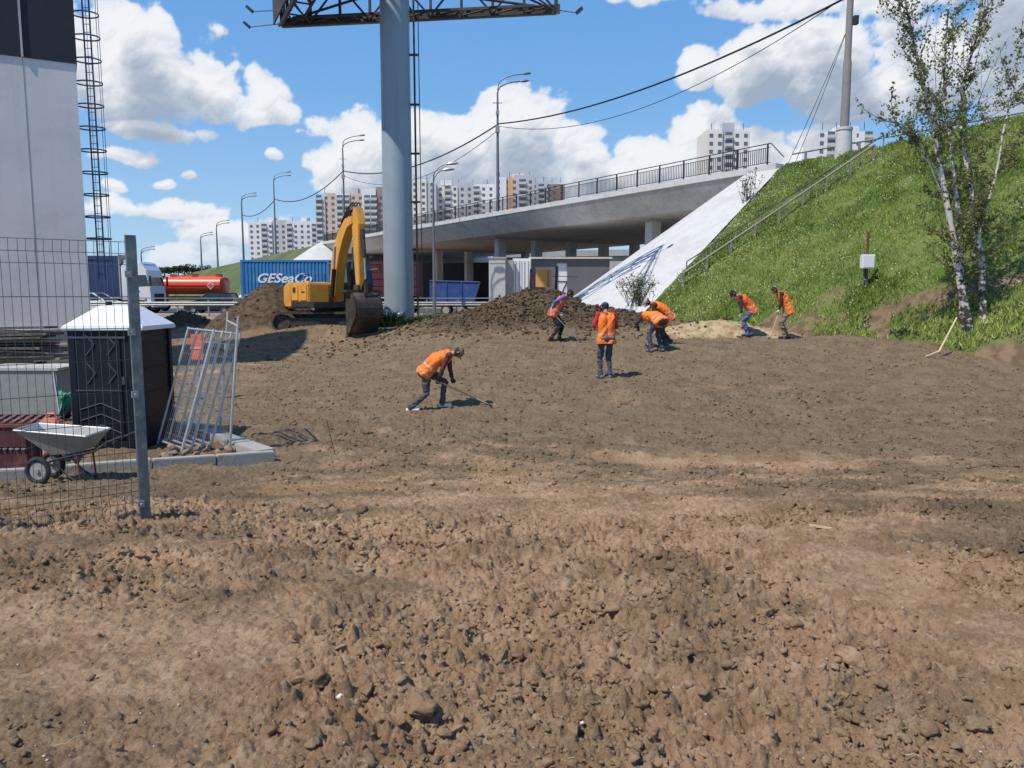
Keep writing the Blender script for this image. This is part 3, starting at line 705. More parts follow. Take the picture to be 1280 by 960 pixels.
# ------------------------------------------------------------------ apartment blocks
WIN = mat('window_glass', (.11, .125, .145), .15, 0, .3, 1.5, spec=.6)
ROOFM = mat('roof_felt', (.16, .15, .14), .9)
def apartment(px0, px1, pytop, Y, label, walls, storey=2.9, turn=0.0, depth=14, bal=(), wcol=None, top_extra=(), segs=None, balcol=None, base_z=None):
    a = P(px0, pytop, Y); b = P(px1, pytop, Y); w = b.x-a.x; topz = a.z; bz = .2 if base_z is None else base_z
    r = empty('apartment_building', ((a.x+b.x)/2, Y, bz), R(turn), label, 'apartment building', 'distant apartment blocks')
    Hh = topz-bz; ns = len(walls); x = -w/2
    for i, (frac, mt, dh) in enumerate(walls):
        sw = w*frac; mb = MB(); hh = Hh+dh
        mb.box((x+sw/2, depth/2+(.6 if i % 2 else 0), hh/2), (sw, depth, hh)); mb.box((x+sw/2, depth/2+(.6 if i % 2 else 0), hh+.35), (sw*.98, depth*.98, .7))
        mb.build('wall', mt, r); x += sw
    # windows
    cols_ = max(3, int(w/3.2)); step = w/cols_; nst = int(Hh/storey)
    m0 = MB(); m0.box((0, 0, 0), (1.35, .12, 1.35)); w0 = None; cnt = 0; mbs = MB()
    visz = max(0, nst)
    for s in range(nst-1, -1, -1):
        for c in range(cols_):
            xx = -w/2+step*(c+.5); zz = Hh-storey*(nst-s)+1.3
            if c % 4 in bal: continue
            yo = -.02
            fx = (xx+w/2)/w; acc_ = 0
            for i, (frac, mt, dh) in enumerate(walls):
                acc_ += frac
                if fx <= acc_: yo = (.6 if i % 2 else 0)-.02; break
            if cnt < 100:
                if w0 is None: w0 = m0.build('window', WIN, r); q = w0
                else: q = w0.copy(); C.objects.link(q)
                q.location = (xx, yo, zz)
            else: mbs.box((xx, yo, zz), (1.35, .12, 1.35))
            cnt += 1
    if mbs.v: q = mbs.build('window_grid', WIN, r); q['kind'] = 'stuff'
    # loggias: dark recess with a pale parapet per storey
    b0 = None; d0_ = None; m1 = MB(); m1.box((0, -.45, -.55), (step*.92, .9, 1.05)); m2 = MB(); m2.box((0, -.10, .62), (step*.80, .2, 1.25)); cnt = 0; rest = MB(); rest2 = MB()
    for s in range(nst-1, -1, -1):
        for c in range(cols_):
            if c % 4 not in bal: continue
            xx = -w/2+step*(c+.5); zz = Hh-storey*(nst-s)+1.3
            if cnt < 95:
                if b0 is None: b0 = m1.build('balcony', balcol or CONCW, r); q = b0; m2.build('balcony_glazing', WIN, b0)
                else: q = copy_tree(b0, r)
                q.location = (xx, .0, zz)
            else:
                rest.box((xx, -.45, zz-.55), (step*.92, .9, 1.05)); rest.cur = 1; rest.box((xx, -.10, zz+.62), (step*.8, .2, 1.25)); rest.cur = 0
            cnt += 1
    if rest.v: q = rest.build('balcony_rows', [balcol or CONCW, WIN], r); q['kind'] = 'stuff'
    for (fx, fw, hh) in top_extra:
        mb = MB(); mb.box((-w/2+w*fx, depth/2, Hh+hh/2+.6), (w*fw, depth*.5, hh)); mb.build('roof_housing', walls[0][1], r)
    for k in range(4):
        mb = MB(); xx = -w/2+w*(k+.5)/4; mb.tube([(xx, 2, Hh+.5), (xx, 2, Hh+3.2)], .12, 5); mb.build('antenna', RAILD, r)
    return r
WHT = mat('panel_white', (.68, .69, .69), .85, var=.06, scale=.15, dirt=(.42, .42, .42), dscale=.08, damt=.4)
GRY = mat('panel_grey', (.46, .47, .48), .85, var=.08, scale=.15)
PNK = mat('panel_salmon', (.58, .43, .36), .85, var=.08, scale=.2)
ORG = mat('panel_orange', (.62, .36, .22), .85, var=.08, scale=.2)
BRN = mat('panel_brown', (.30, .23, .20), .85, var=.08, scale=.2)
CRM = mat('panel_cream', (.68, .66, .60), .85, var=.06, scale=.15)
apartment(310, 397, 279, 430, 'long white panel apartment block left of the pinkish block', [(.34, WHT, 0), (.2, GRY, 1.), (.46, WHT, .5)], bal=(2,), top_extra=((.3, .08, 3), (.78, .08, 3)))
apartment(394, 480, 243, 390, 'tall salmon and white apartment block behind the excavator boom', [(.14, GRY, -3), (.16, PNK, 0), (.20, WHT, 0), (.18, PNK, 0), (.20, WHT, 2), (.12, BRN, 3)], bal=(0, 3), top_extra=((.55, .1, 3),))
apartment(513, 545, 226, 380, 'cream apartment tower just right of the billboard column', [(.62, CRM, 0), (.38, GRY, -2)], bal=())
apartment(546, 618, 232, 385, 'pale apartment block with white balconies behind the overpass railing', [(.36, CRM, -1), (.28, GRY, 1), (.36, WHT, 0)], bal=(1,), top_extra=((.15, .2, 2.5),))
apartment(618, 668, 223, 375, 'apartment block with an orange end wall beside the tall street lamp', [(.30, WHT, 0), (.18, ORG, 0), (.52, GRY, 1)], bal=(3,), top_extra=((.6, .3, 2),))
apartment(664, 706, 229, 400, 'low dark reddish apartment roofs just above the overpass railing', [(.5, GRY, 0), (.5, BRN, -1)], bal=(1,), top_extra=((.4, .15, 3),))
apartment(884, 938, 164, 300, 'lone grey panel tower block rising above the railing end', [(.36, CRM, 0), (.28, GRY, 2.5), (.36, CRM, 0)], bal=(2,), top_extra=((.5, .35, 4),), depth=16)
apartment(1022, 1092, 163, 290, 'white apartment block peeking over the grassy embankment by the white pole foot', [(.4, WHT, -2), (.35, CRM, 1), (.25, WHT, -1)], bal=(1,), top_extra=((.55, .2, 2),))
apartment(1330, 1400, 190, 320, 'pale apartment block far behind the right end of the embankment', [(1, CRM, 0)], bal=(1,))


# ================================================================== buildings and fixed things at the left
PLAST = mat('plaster', (.78, .745, .73), .9, var=.05, scale=.35, bump=.15, bscale=12, dirt=(.58, .55, .54), dscale=.45, damt=.45, streak=(.60, .57, .55, .22))
CLAD = mat('clad_dark', (.028, .030, .038), .6, var=.1)
bld = empty('building', (P(104, 380, 30.9).x+.28, 30.9, Hf(-17.3, 30.9)), R(29.5), 'tall white rendered building with a dark cladding band at the top left', 'building')
mb = MB(); mb.box((-8, 5, 6.0), (16, 10, 12.0)); w_ = mb.build('wall', PLAST, bld)
bz = (P(92, 80, 30.9).z-Hf(-17.3, 30.9))
w_.data.vertices[0].co  # lower wall height follows the cladding edge
for v in w_.data.vertices:
    if v.co.z > 1: v.co.z = bz
mb = MB(); mb.box((-8, 5, bz+2), (16.08, 10.08, 4.0)); mb.build('cladding', CLAD, bld)
mb = MB(); mb.box((-1.72, -.06, bz+2), (.07, .05, 4.0)); mb.build('downpipe', CONCW, bld)
mb = MB(); mb.box((-8, -.07, .3), (16, .1, .6)); mb.box((-8, -.09, .62), (16, .16, .04)); mb.build('plinth', CONCD, bld)
mb = MB(); mb.box((-1.72, -.004, bz/2), (.018, .012, bz)); mb.build('joint', CONCD, bld)
# added block out of view, placed to throw the shade behind the cabin
mb = MB(); q = Matrix.Rotation(-R(29.5), 3, 'Z')
def bl(x, y, z): 
    v = Vector((x, y, z))-Vector(bld.location); return q @ v
mb.box(bl(-18.4, 20.4, bld.location.z+8), (5.2, 5.8, 16.4), q); mb.build('shade_block', PLAST, bld)
# caged ladder
LADM = mat('ladder_steel', (.09, .12, .17), .5, .3, var=.2, scale=5)
ld = empty('caged_ladder', bld.location + Vector((-.40, .3, 0)), R(0), 'dark steel caged ladder on the side of the white building', 'ladder')
mb = MB()
for z0, xx in ((0, .36), (0, .62)):
    mb.tube([(xx, .55, 2.6), (xx-.02, .5, 17.5)], .03, 6); 
mb.build('rail', LADM, ld)
m0 = MB(); m0.tube([(.36, .53, 0), (.62, .53, 0)], .014, 5); r0 = None
for i in range(50):
    if r0 is None: r0 = m0.build('rung', LADM, ld); q_ = r0
    else: q_ = r0.copy(); C.objects.link(q_)
    q_.location = (0, 0, 2.8+i*.30)
m0 = MB(); pts = [(.52+.50*math.cos(a_), .35+.42*math.sin(a_), 0) for a_ in [2*math.pi*k/20 for k in range(21)]]
for k in range(20): 
    p_, n_ = Vector(pts[k]), Vector(pts[k+1]); m0.box((p_+n_)/2, ((n_-p_).length+.01, .012, .055), (0, 0, math.atan2(n_.y-p_.y, n_.x-p_.x)))
r0 = None
for i in range(17):
    if r0 is None: r0 = m0.build('hoop', LADM, ld); q_ = r0
    else: q_ = r0.copy(); C.objects.link(q_)
    q_.location = (0, 0, 3.35+i*.85)
for a_ in (.0, 1.1, -1.1, 3.14):
    mb = MB(); mb.tube([(.52+.50*math.cos(a_), .35+.42*math.sin(a_), 3.0), (.52+.50*math.cos(a_), .35+.42*math.sin(a_), 17.3)], .011, 5); mb.build('cage_bar', LADM, ld)

# ------------------------------------------------------------------ wire fence close to the lens
GALVD = mat('galvanised_post', (.15, .175, .18), .55, .4, var=.3, scale=9, dirt=(.33, .31, .27), dscale=14, damt=.6)
WIRE = mat('fence_wire', (.10, .11, .11), .5, .3, var=.2)
pb = Vector((gp(182, 653).x, gp(182, 653).y, 0)); pb.z = Hf(pb.x, pb.y)
ft = P(165, 296, pb.y); fn = empty('wire_fence', pb, 0, 'welded wire mesh fence panel on a galvanised post in the left foreground', 'fence')
fd = Vector((-.80, -.60, 0)).normalized()
fnorm = Vector((fd.y, -fd.x, 0))
hgt = ft.z-pb.z
def post_mesh(h):
    mb = MB(); mb.box((0, 0, h/2-.2), (.075, .05, h+.4), (0, 0, math.atan2(fd.y, fd.x)), 0); mb.box((0, 0, h+.006), (.08, .055, .012), (0, 0, math.atan2(fd.y, fd.x)))
    return mb
p_ = post_mesh(hgt).build('post', GALVD, fn, bevel=.004); p2_ = p_.copy(); C.objects.link(p2_); p2_.location = fd*2.55
m0 = MB(); m0.box((0, 0, 0), (.05, .02, .05)); m0.disc((0, -.03, 0), (0, 1, 0), .011, .03, 8)
r0 = None
for z_ in (hgt-.28, hgt-.72, hgt-1.2, .16):
    if r0 is None: r0 = m0.build('clamp', GALV, fn); q_ = r0
    else: q_ = r0.copy(); C.objects.link(q_)
    q_.location = Vector((.0, -.035, z_))+fd*.01; q_.rotation_euler = (0, 0, math.atan2(-fd.y, -fd.x))
zt = hgt-.04; zb = -.04
def fold(z):
    for zc in (zt-.085, .25):
        if abs(z-zc) < .075: return .035*(1-abs(z-zc)/.075)
    return 0
mb = MB(); zl = [zb, .17, .25, .33, zt-.17, zt-.085, zt]
for i in range(47):
    s = .03+i*.054; jit = random.uniform(-.003, .003)
    mb.tube([fd*(s+jit*(z/hgt))+fnorm*(fold(z))+Vector((0, 0, z)) for z in zl], .0023, 4)
hz_ = [zb, .17, .25, .33]+[.33+k*(zt-.17-.33)/7 for k in range(1, 7)]+[zt-.17, zt-.085, zt]
for z in hz_:
    mb.tube([fd*.0+fnorm*(fold(z)+.004)+Vector((0, 0, z)), fd*2.55+fnorm*(fold(z)+.004)+Vector((0, 0, z))], .0026, 4)
mb.build('mesh_panel', WIRE, fn)

# ------------------------------------------------------------------ portable toilet
TB = mat('toilet_plastic', (.012, .015, .021), .42, var=.15, scale=4, dirt=(.028, .029, .031), dscale=2.2, damt=.3, spec=.18)
TBR = mat('toilet_plastic_edge', (.060, .068, .085), .35, var=.15, spec=.5)
TW = mat('toilet_roof', (.74, .75, .76), .45, var=.04, dirt=(.5, .5, .48), dscale=3, damt=.3)
tc0 = gp(182, 560); tl = empty('portable_toilet', (tc0.x-.55, tc0.y+.55, tc0.z), 0, 'black plastic portable toilet with a white pyramid roof', 'portable toilet')
hb = P(182, 412, tc0.y).z-tc0.z
mb = MB(); mb.box((0, 0, hb/2+.02), (1.06, 1.06, hb-.08)); 
for sx_ in (-1, 1):
    for sy_ in (-1, 1): mb.box((sx_*.50, sy_*.50, hb/2), (.12, .12, hb))
mb.box((0, 0, .05), (1.16, 1.16, .1)); mb.build('body', TB, tl, bevel=.012)
mb = MB()
n4 = [(-.62, -.60), (.62, -.60), (.62, .60), (-.62, .60)]
vs = [(x, y, hb-.015) for x, y in n4]+[(x, y, hb+.045) for x, y in n4]+[(x*.42, y*.42, hb+.33) for x, y in n4]+[(x*.36, y*.36, hb+.36) for x, y in n4]
fs = [(0, 1, 2, 3)]+[(a+4*l, (a+1) % 4+4*l, (a+1) % 4+4*l+4, a+4*l+4) for l in range(3) for a in range(4)]+[(12, 13, 14, 15)]
mb.add(vs, fs)
mb.box((.42, -.45, hb+.10), (.12, .1, .1)); mb.build('roof', TW, tl, bevel=.012)
mb = MB(); mb.tube([(-.3, .25, hb+.2), (-.3, .25, hb+.42)], .05, 10); mb.build('vent_pipe', TB, tl)
mb = MB(); mb.box((-.12, -.535, hb/2+.03), (.72, .03, hb-.22)); dr = mb.build('door', TB, tl, bevel=.006)
for cx in (-.28, .04):
    for k, zz in enumerate((.98, 1.42)):
        mb = MB()
        mb.tube([(cx, -.555, zz+.34), (cx+.13, -.56, zz+.19)], .011, 6); mb.tube([(cx+.13, -.56, zz+.18), (cx, -.555, zz+.02)], .011, 6)
        mb.build('rib', TBR, dr)
mb = MB(); mb.box((-.12, -.556, .90), (.7, .012, .02)); mb.box((-.12, -.556, hb-.12), (.9, .012, .03)); mb.build('rail', TBR, dr)
for k in range(3):
    mb = MB(); zz = .70-k*.17; mb.tube([(-.42, -.556, zz-.1), (-.1, -.556, zz)], .009, 6); mb.tube([(-.1, -.556, zz), (.2, -.556, zz-.13)], .009, 6); mb.build('rib', TBR, dr)
mb = MB(); mb.box((.27, -.552, 1.05), (.04, .03, .12)); mb.build('latch', TBR, dr)
mb = MB()
for k in range(4): mb.box((.535, 0, .45+k*.38), (.02, .8, .03))
mb.build('side_rib', TB, tl)

# ------------------------------------------------------------------ leaning temporary fence panels
TUBE = mat('panel_tube', (.50, .51, .52), .4, .5, var=.12, scale=7, dirt=(.3, .28, .25), dscale=4, damt=.4)
bL = gp(197, 556); bR = gp(227, 567); 
def panel(name, o_, wv, uv, label, group, infill=True, r=.019, posts_up=.0):
    root = empty(name, o_, 0, label, 'fence panel', group)
    mb = MB(); z0 = Vector((0, 0, 0)); 
    mb.tube([z0, uv*(1+posts_up)], r, 8); mb.tube([wv, wv+uv*(1+posts_up)], r, 8); mb.tube([uv*.03, wv+uv*.03], r*.9, 8); mb.tube([uv*.985, wv+uv*.985], r*.9, 8)
    mb.build('frame', TUBE, root, smooth=True)
    if infill:
        mb = MB(); L = wv.length; n_ = int(L/.06)
        for i in range(1, n_): mb.tube([wv*(i/n_)+uv*.03, wv*(i/n_)+uv*.985], .0016, 3)
        for j in range(1, 9): mb.tube([uv*(j/9), wv+uv*(j/9)], .0018, 3)
        mb.build('mesh', GALV, root)
    return root
wv = bR-bL; 
tL = P(236, 410, bL.y+.35); uv = (tL-bL); 
labs = ['front leaning temporary fence panel beside the black toilet', 'second leaning fence panel from the front of the stack', 'third leaning fence panel from the front of the stack', 'rearmost leaning fence panel of the stack beside the toilet']
for k in range(4):
    off = Vector((.115*k, .10*k, .0)); o_ = bL+off; o_.z = bL.z+.02
    panel('fence_panel', o_, wv*(1-.02*k), uv*(1-.012*k), labs[k], 'temporary fence panels leaning in a stack')
b1 = gp(287, 564); t1 = P(298, 395, b1.y+.05); w1 = Vector((-.50, .95, .05))
panel('fence_panel', b1, w1, (t1-b1)*.94, 'upright temporary fence panel with a tall bare post behind the leaning stack', None, True, .021, .06)
# orange can on a stake behind
FO0 = mat('orange_faded', (.75, .40, .25), .6)
ORC = mat('orange_plastic', (.80, .13, .05), .5, var=.08)
bo = gp(250, 500); bo.z = Hf(bo.x, bo.y)
ob = empty('warning_board', bo, 0, 'orange warning board on a stake seen through the leaning fence panels', 'board')
zt_ = P(250, 418, bo.y).z-bo.z
mb = MB(); mb.tube([(0, 0, -.1), (0, 0, zt_)], .02, 6); mb.build('stake', BRN, ob)
mb = MB(); mb.box((0, -.03, zt_-.28), (.26, .05, .56)); mb.build('board', ORC, ob, bevel=.01)
mb = MB(); mb.box((0, -.06, zt_-.30), (.27, .01, .03)); mb.build('stripe', FO0, ob)

# ------------------------------------------------------------------ kerb stones
KERB = mat('kerb_concrete', (.36, .345, .31), .9, var=.12, scale=4, bump=.3, dirt=(.24, .185, .13), dscale=3, damt=.7)
def kerbrun(pa, pb_, name, label, w=.15, h=.17, ords=('nearer the corner', 'farther from the corner', 'farthest from the corner')):
    L = (pb_-pa).length; n_ = max(1, round(L/1.0)); d_ = (pb_-pa)/n_
    for i in range(n_):
        a_ = pa+d_*i; b_ = a_+d_; c_ = (a_+b_)/2
        mb = MB(); mb.box((0, 0, .0), (d_.length-.012, w, h+.2)); o = mb.build(name, KERB, bevel=.012)
        o.location = (c_.x, c_.y, min(Hf(c_.x, c_.y), 9)+h/2-.13); o.rotation_euler = (0, math.atan2(-(Hf(b_.x, b_.y)-Hf(a_.x, a_.y)), d_.length), math.atan2(d_.y, d_.x)+random.uniform(-.01, .01))
        tag(o, label+(', '+ords[i] if n_ > 1 else ''), 'kerb stone', 'concrete kerb stones')
kA = gp(343, 575); kB = gp(190, 586); kC = gp(-60, 603); kD = gp(258, 545)
for v in (kA, kB, kC, kD): v.z = 0
kerbrun(kA, kB, 'kerb_stone', 'kerb stone in the front row right of the fence post')
kerbrun(kB, kC, 'kerb_stone', 'pale kerb stone lying behind the mesh fence near the wheelbarrow')
kerbrun(kA+Vector((-.15, .1, 0)), kD, 'kerb_stone', 'wide kerb stone running back from the corner', w=.30, h=.16)
kerbrun(kD+Vector((.1, .2, 0)), kD+Vector((-1.6, .9, 0)), 'kerb_stone', 'kerb stone behind the foot of the leaning panels')
# rubble inside the kerb corner
RUB = mat('rubble', (.26, .195, .135), .95, var=.25, scale=9, bump=.8, bscale=25)
for i in range(26):
    px = random.uniform(192, 296); py = random.uniform(556, 582)-(px-190)*.05; g_ = gp(px, py)
    v, f = shp2[i % 9]; s = random.uniform(.05, .13)
    me_o = npmesh('earth_lump', v*s, f, RUB, smooth=False); me_o.location = (g_.x, g_.y, Hf(g_.x, g_.y)+s*.25); me_o.rotation_euler = (random.random(), random.random(), random.random()*6)
    tag(me_o, 'brown earth lump in the heap inside the kerb corner', 'earth lump', 'earth lumps inside the kerb corner')

# ------------------------------------------------------------------ wheelbarrow
TRAY = mat('barrow_tray', (.34, .35, .33), .5, .45, var=.15, scale=5, dirt=(.25, .21, .16), dscale=5, damt=.6)
RUBB = mat('rubber', (.028, .027, .026), .8, var=.2, dirt=(.16, .13, .10), dscale=6, damt=.5)
RIMM = mat('rim_grey', (.42, .42, .41), .5, .3, var=.1, dirt=(.22, .18, .14), dscale=8, damt=.5)
STEELD = mat('steel_dark', (.045, .045, .048), .5, .4, var=.2, dirt=(.2, .15, .1), dscale=5, damt=.4)
RUST = mat('rust', (.17, .06, .035), .85, .1, var=.3, scale=8)
def torus(mb, c, ax, R_, r_, n=24, m=8, mi=None, flat=1.0):
    c = Vector(c); ax = Vector(ax).normalized(); u = ax.orthogonal().normalized(); w = ax.cross(u); vs = []; fs = []
    for i in range(n):
        a_ = 2*math.pi*i/n; rd_ = u*math.cos(a_)+w*math.sin(a_)
        for j in range(m):
            b_ = 2*math.pi*j/m; vs.append(c+rd_*(R_+r_*math.cos(b_))+ax*(r_*math.sin(b_)*flat))
    for i in range(n):
        for j in range(m): fs.append((i*m+j, ((i+1) % n)*m+j, ((i+1) % n)*m+(j+1) % m, i*m+(j+1) % m))
    return mb.add(vs, fs, mi)
def wheel(parent, loc_, r, w, ax=(0, 1, 0), rim=RIMM, spokes=0, names=('wheel', 'rim')):
    ax = Vector(ax); mb = MB(); torus(mb, (0, 0, 0), ax, r*.80, r*.20, 22, 8, flat=w/(2*r*.2)*.9)
    if r > .3: mb.disc((0, 0, 0), ax, r*.84, w*.85, 22)
    o = mb.build(names[0], RUBB, parent, smooth=True); o.location = loc_
    mb = MB(); mb.disc((0, 0, 0), ax, r*.62, w*(.9 if r > .3 else .4), 18); mb.disc((0, 0, 0), ax, r*.16, w*1.05, 12)
    if spokes:
        u = ax.orthogonal().normalized()
        for k in range(spokes):
            q_ = Matrix.Rotation(2*math.pi*k/spokes, 3, ax) @ u; mb.tube([q_*r*.1+ax*w*.47, q_*r*.55+ax*w*.47], r*.05, 5); mb.tube([q_*r*.1-ax*w*.47, q_*r*.55-ax*w*.47], r*.05, 5)
    mb.build(names[1], rim, o, smooth=False); return o
wb0 = gp(49, 606); wbz = wb0.z
wb = empty('wheelbarrow', (wb0.x, wb0.y, wbz), R(-3), 'grey steel two-wheeled wheelbarrow behind the mesh fence', 'wheelbarrow'); wb.scale = (.84, .84, .9)
wheel(wb, (0, 0, .195), .195, .08); wheel(wb, (-.05, .42, .20), .195, .08)
mb = MB(); mb.tube([(0, -.03, .195), (-.05, .45, .2)], .015, 8); mb.build('axle', STEELD, wb)
def tray(k=1.0, t=0):
    top = [(-.30, -.05+t, .76), (.80-t, -.08+t, .69), (.80-t, .55-t, .70), (-.30+t, .50-t, .77)]
    bot = [(.17+t, .06+t, .40+t), (.64-t, .06+t, .46+t), (.64-t, .40-t, .47+t), (.17+t, .38-t, .41+t)]
    return top, bot
to, bo_ = tray(); ti, bi = tray(1, .018)
vs = to+bo_+ti+bi; fs = [(4, 5, 6, 7), (12, 15, 14, 13)]
for a_ in range(4):
    b_ = (a_+1) % 4; fs += [(a_, b_, b_+4, a_+4), (a_+8, a_+12, b_+12, b_+8), (a_, a_+8, b_+8, b_)]
mb = MB(); mb.add(vs, fs); mb.build('tray', TRAY, wb, bevel=.008)
mb = MB()
for a_ in range(4): mb.tube([to[a_], to[(a_+1) % 4]], .014, 6)
mb.build('tray_rim', mat('tray_rim', (.55, .56, .54), .4, .5, var=.1), wb, smooth=True)
for y_ in (.03, .42):
    mb = MB(); mb.tube([(-.02, y_, .22), (.22, y_, .34), (.66, y_, .43), (.86, y_-.02, .47), (1.06, y_-.03, .60), (1.28, y_-.03, .67)], .016, 8); h0 = mb.build('handle', STEELD, wb, smooth=True)
    mb = MB(); mb.tube([(1.18, y_-.03, .64), (1.31, y_-.03, .682)], .021, 8); mb.build('grip', RUBB, h0, smooth=True)
    mb = MB(); mb.tube([(.58, y_, .42), (.60, y_+.02, .0)], .014, 6); mb.build('leg', RUST, wb)
    mb = MB(); mb.tube([(.20, y_, .34), (.42, y_, .12), (.60, y_, .02)], .013, 6); mb.build('brace', STEELD, wb)

# ------------------------------------------------------------------ building materials behind the fence
WOODD = mat('old_timber', (.085, .07, .055), .9, var=.4, scale=4, dirt=(.26, .23, .19), dscale=5, damt=.7)
WOODL = mat('pale_wood', (.50, .38, .22), .8, var=.15, scale=6)
# packed slabs (wrapped block) with white straps
sb = gp(38, 533); sb.z = Hf(sb.x, sb.y+1.2); yb = sb.y+1.0
zt_ = P(38, 463, yb).z-sb.z
xs = P(-30, 500, yb).x; xe = P(74, 500, yb).x
slab = empty('paving_slab_pack', ((xs+xe)/2, yb, sb.z), 0, 'big grey wrapped pack of paving slabs with white straps behind the fence', 'slab pack')
WR = mat('pack_wrap', (.27, .275, .255), .55, var=.12, scale=2, bump=.5, bscale=6, dirt=(.18, .16, .13), dscale=2, damt=.4)
mb = MB(); mb.box((0, .5, zt_/2), ((xe-xs), 1.0, zt_)); mb.build('wrapped_block', WR, slab, bevel=.02)
mb = MB(); mb.box((0, .5, zt_+.02), ((xe-xs)+.05, 1.06, .05)); mb.build('lid', mat('lid', (.42, .41, .37), .8, dirt=(.3, .27, .22), dscale=3, damt=.6), slab)
for fx in (-.22, .46):
    mb = MB(); x_ = (xe-xs)*fx; mb.tube([(x_, .02, zt_+.05), (x_-.01, -.012, zt_*.98), (x_-.04 if fx < 0 else x_+.06, -.012, .0)], .010, 5); mb.build('strap', TW, slab)
# timber stack
tb = Vector((P(2, 450, 15.6).x, 15.6, 0)); tb.z = sb.z+zt_+.1
ts_root = empty('timber_stack', (tb.x, 16.6, Hf(tb.x, 16.6)), 0, 'dark stack of old weathered boards behind the slab pack', 'timber stack')
zt2 = P(2, 408, 16.6).z-ts_root.location.z; zb2 = P(2, 452, 16.6).z-ts_root.location.z
for k in range(11):
    mb = MB(); z_ = zb2+(zt2-zb2)*(k+.5)/11; L = 1.9+random.uniform(-.25, .25)+.35*(1-k/11)
    mb.box((-.5+random.uniform(-.1, .1), random.uniform(-.1, .1), z_), (L, .5+random.uniform(-.15, .2), .035 if k % 2 else .05), (random.uniform(-.03, .03), random.uniform(-.04, .04), random.uniform(-.1, .1))); mb.build('board', WOODD if k % 3 else mat('grey_timber', (.20, .18, .15), .9, var=.3, scale=5), ts_root)
mb = MB()
for x_ in (-1.1, .1): mb.box((x_, 0, zb2/2), (.12, .5, zb2-.02))
mb.build('trestle', WOODD, ts_root)
# low wall/crates between the slabs and toilet
lw = P(78, 452, 18.5); gz = Hf(lw.x, 18.5); mb = MB(); hh = P(78, 432, 18.5).z-gz; mb.box((0, 0, hh/2), (1.0, .6, hh)); mb.box((0, -.02, hh+.02), (1.06, .66, .05)); o = mb.build('crate', mat('crate_wood', (.17, .15, .11), .9, var=.3, scale=5, dirt=(.3, .27, .2), dscale=5)); o.location = (lw.x, 18.5, gz); tag(o, 'grey brown wooden crate between the slab pack and the toilet', 'crate')
a_ = P(30, 452, 14.9); b_ = P(93, 450, 14.9); mb = MB(); mb.box((0, 0, 0), ((b_-a_).length+.3, .16, .03)); o = mb.build('plank', mat('pale_plank', (.58, .55, .50), .8)); o.location = (a_+b_)/2; 
o.location.z = sb.z+zt_+.062; o.location.y = yb+.3; tag(o, 'thin pale plank lying on top of the slab pack', 'plank')
mb = MB(); a_ = P(66, 459, 13.6); b_ = P(94, 457, 13.6)
# green sack
gs = P(80, 520, yb-.35); gs.z = Hf(gs.x, gs.y)
v, f = ico(3, 77); vv = v*np.array([.22, .18, .27]); vv[:, 2] += .2; vv += .015*np.random.default_rng(3).normal(size=vv.shape)
hs_ = P(80, 487, gs.y).z-gs.z; vv[:, 2] = (vv[:, 2]-vv[:, 2].min())/(vv[:, 2].max()-vv[:, 2].min())*hs_; vv[:, 0] += .12*vv[:, 2]
o = npmesh('sack', vv, f, mat('green_sack', (.06, .30, .17), .6, var=.25, scale=8, bump=.6, bscale=18)); o.location = gs; tag(o, 'crumpled green plastic sack leaning beside the black toilet', 'sack')
# white film scrap with board beside sack
mb = MB(); mb.box((0, 0, .25), (.05, .3, .72), (0, R(42), 0)); o = mb.build('board', TB); o.location = gs+Vector((.30, -.1, .05)); tag(o, 'black board leaning diagonally across the green sack', 'board')
v, f = ico(2, 91); o = npmesh('plastic_film', v*np.array([.10, .08, .20]), f, mat('film', (.5, .52, .5), .4, bump=.8, bscale=14), smooth=False); o.location = gs+Vector((.34, -.18, .20)); tag(o, 'grey white plastic film bundled against the lower toilet corner', 'plastic film')
# maroon steel sheets and grate
ms0 = gp(0, 592); ms0.y += .25; gz = Hf(ms0.x, ms0.y); zt_ = P(0, 534, ms0.y).z-gz; xe_ = P(34, 560, ms0.y).x; w_ = 1.1
MAR = mat('maroon_paint', (.085, .022, .025), .6, var=.2, scale=3, dirt=(.2, .13, .1), dscale=4, damt=.5)
sk = empty('steel_stack', (xe_-w_/2, ms0.y, gz), 0, 'stack of maroon painted steel pieces behind the fence at the left edge', 'steel stack')
for k in range(2):
    mb = MB(); h_ = zt_*.46; mb.box((0, .35, h_/2+k*(zt_*.52)), (w_, .7, h_)); mb.build('steel_box', MAR, sk, bevel=.01)
mb = MB(); 
for i in range(13): mb.box((-w_/2+.04+i*w_/13, .3, zt_*.49), (.045, .66, .018), (0, .2, 0))
mb.build('spacer_grid', GALV, sk)
gt = empty('grate', (xe_-w_/2+.05, ms0.y, gz+zt_), 0, 'rusty slatted grate lying on the maroon steel stack', 'grate')
for i in range(9):
    mb = MB(); mb.box((-w_/2+.1+i*.125, .35, .05), (.05, .7, .03), (0, 0, .35)); mb.build('slat', mat('rusty_grate', (.20, .10, .075), .85, var=.25, scale=8), gt)
mb = MB(); mb.box((0, .0, .02), (w_+.1, .05, .04)); mb.box((0, .68, .02), (w_+.1, .05, .04)); mb.build('frame', RUST, gt)
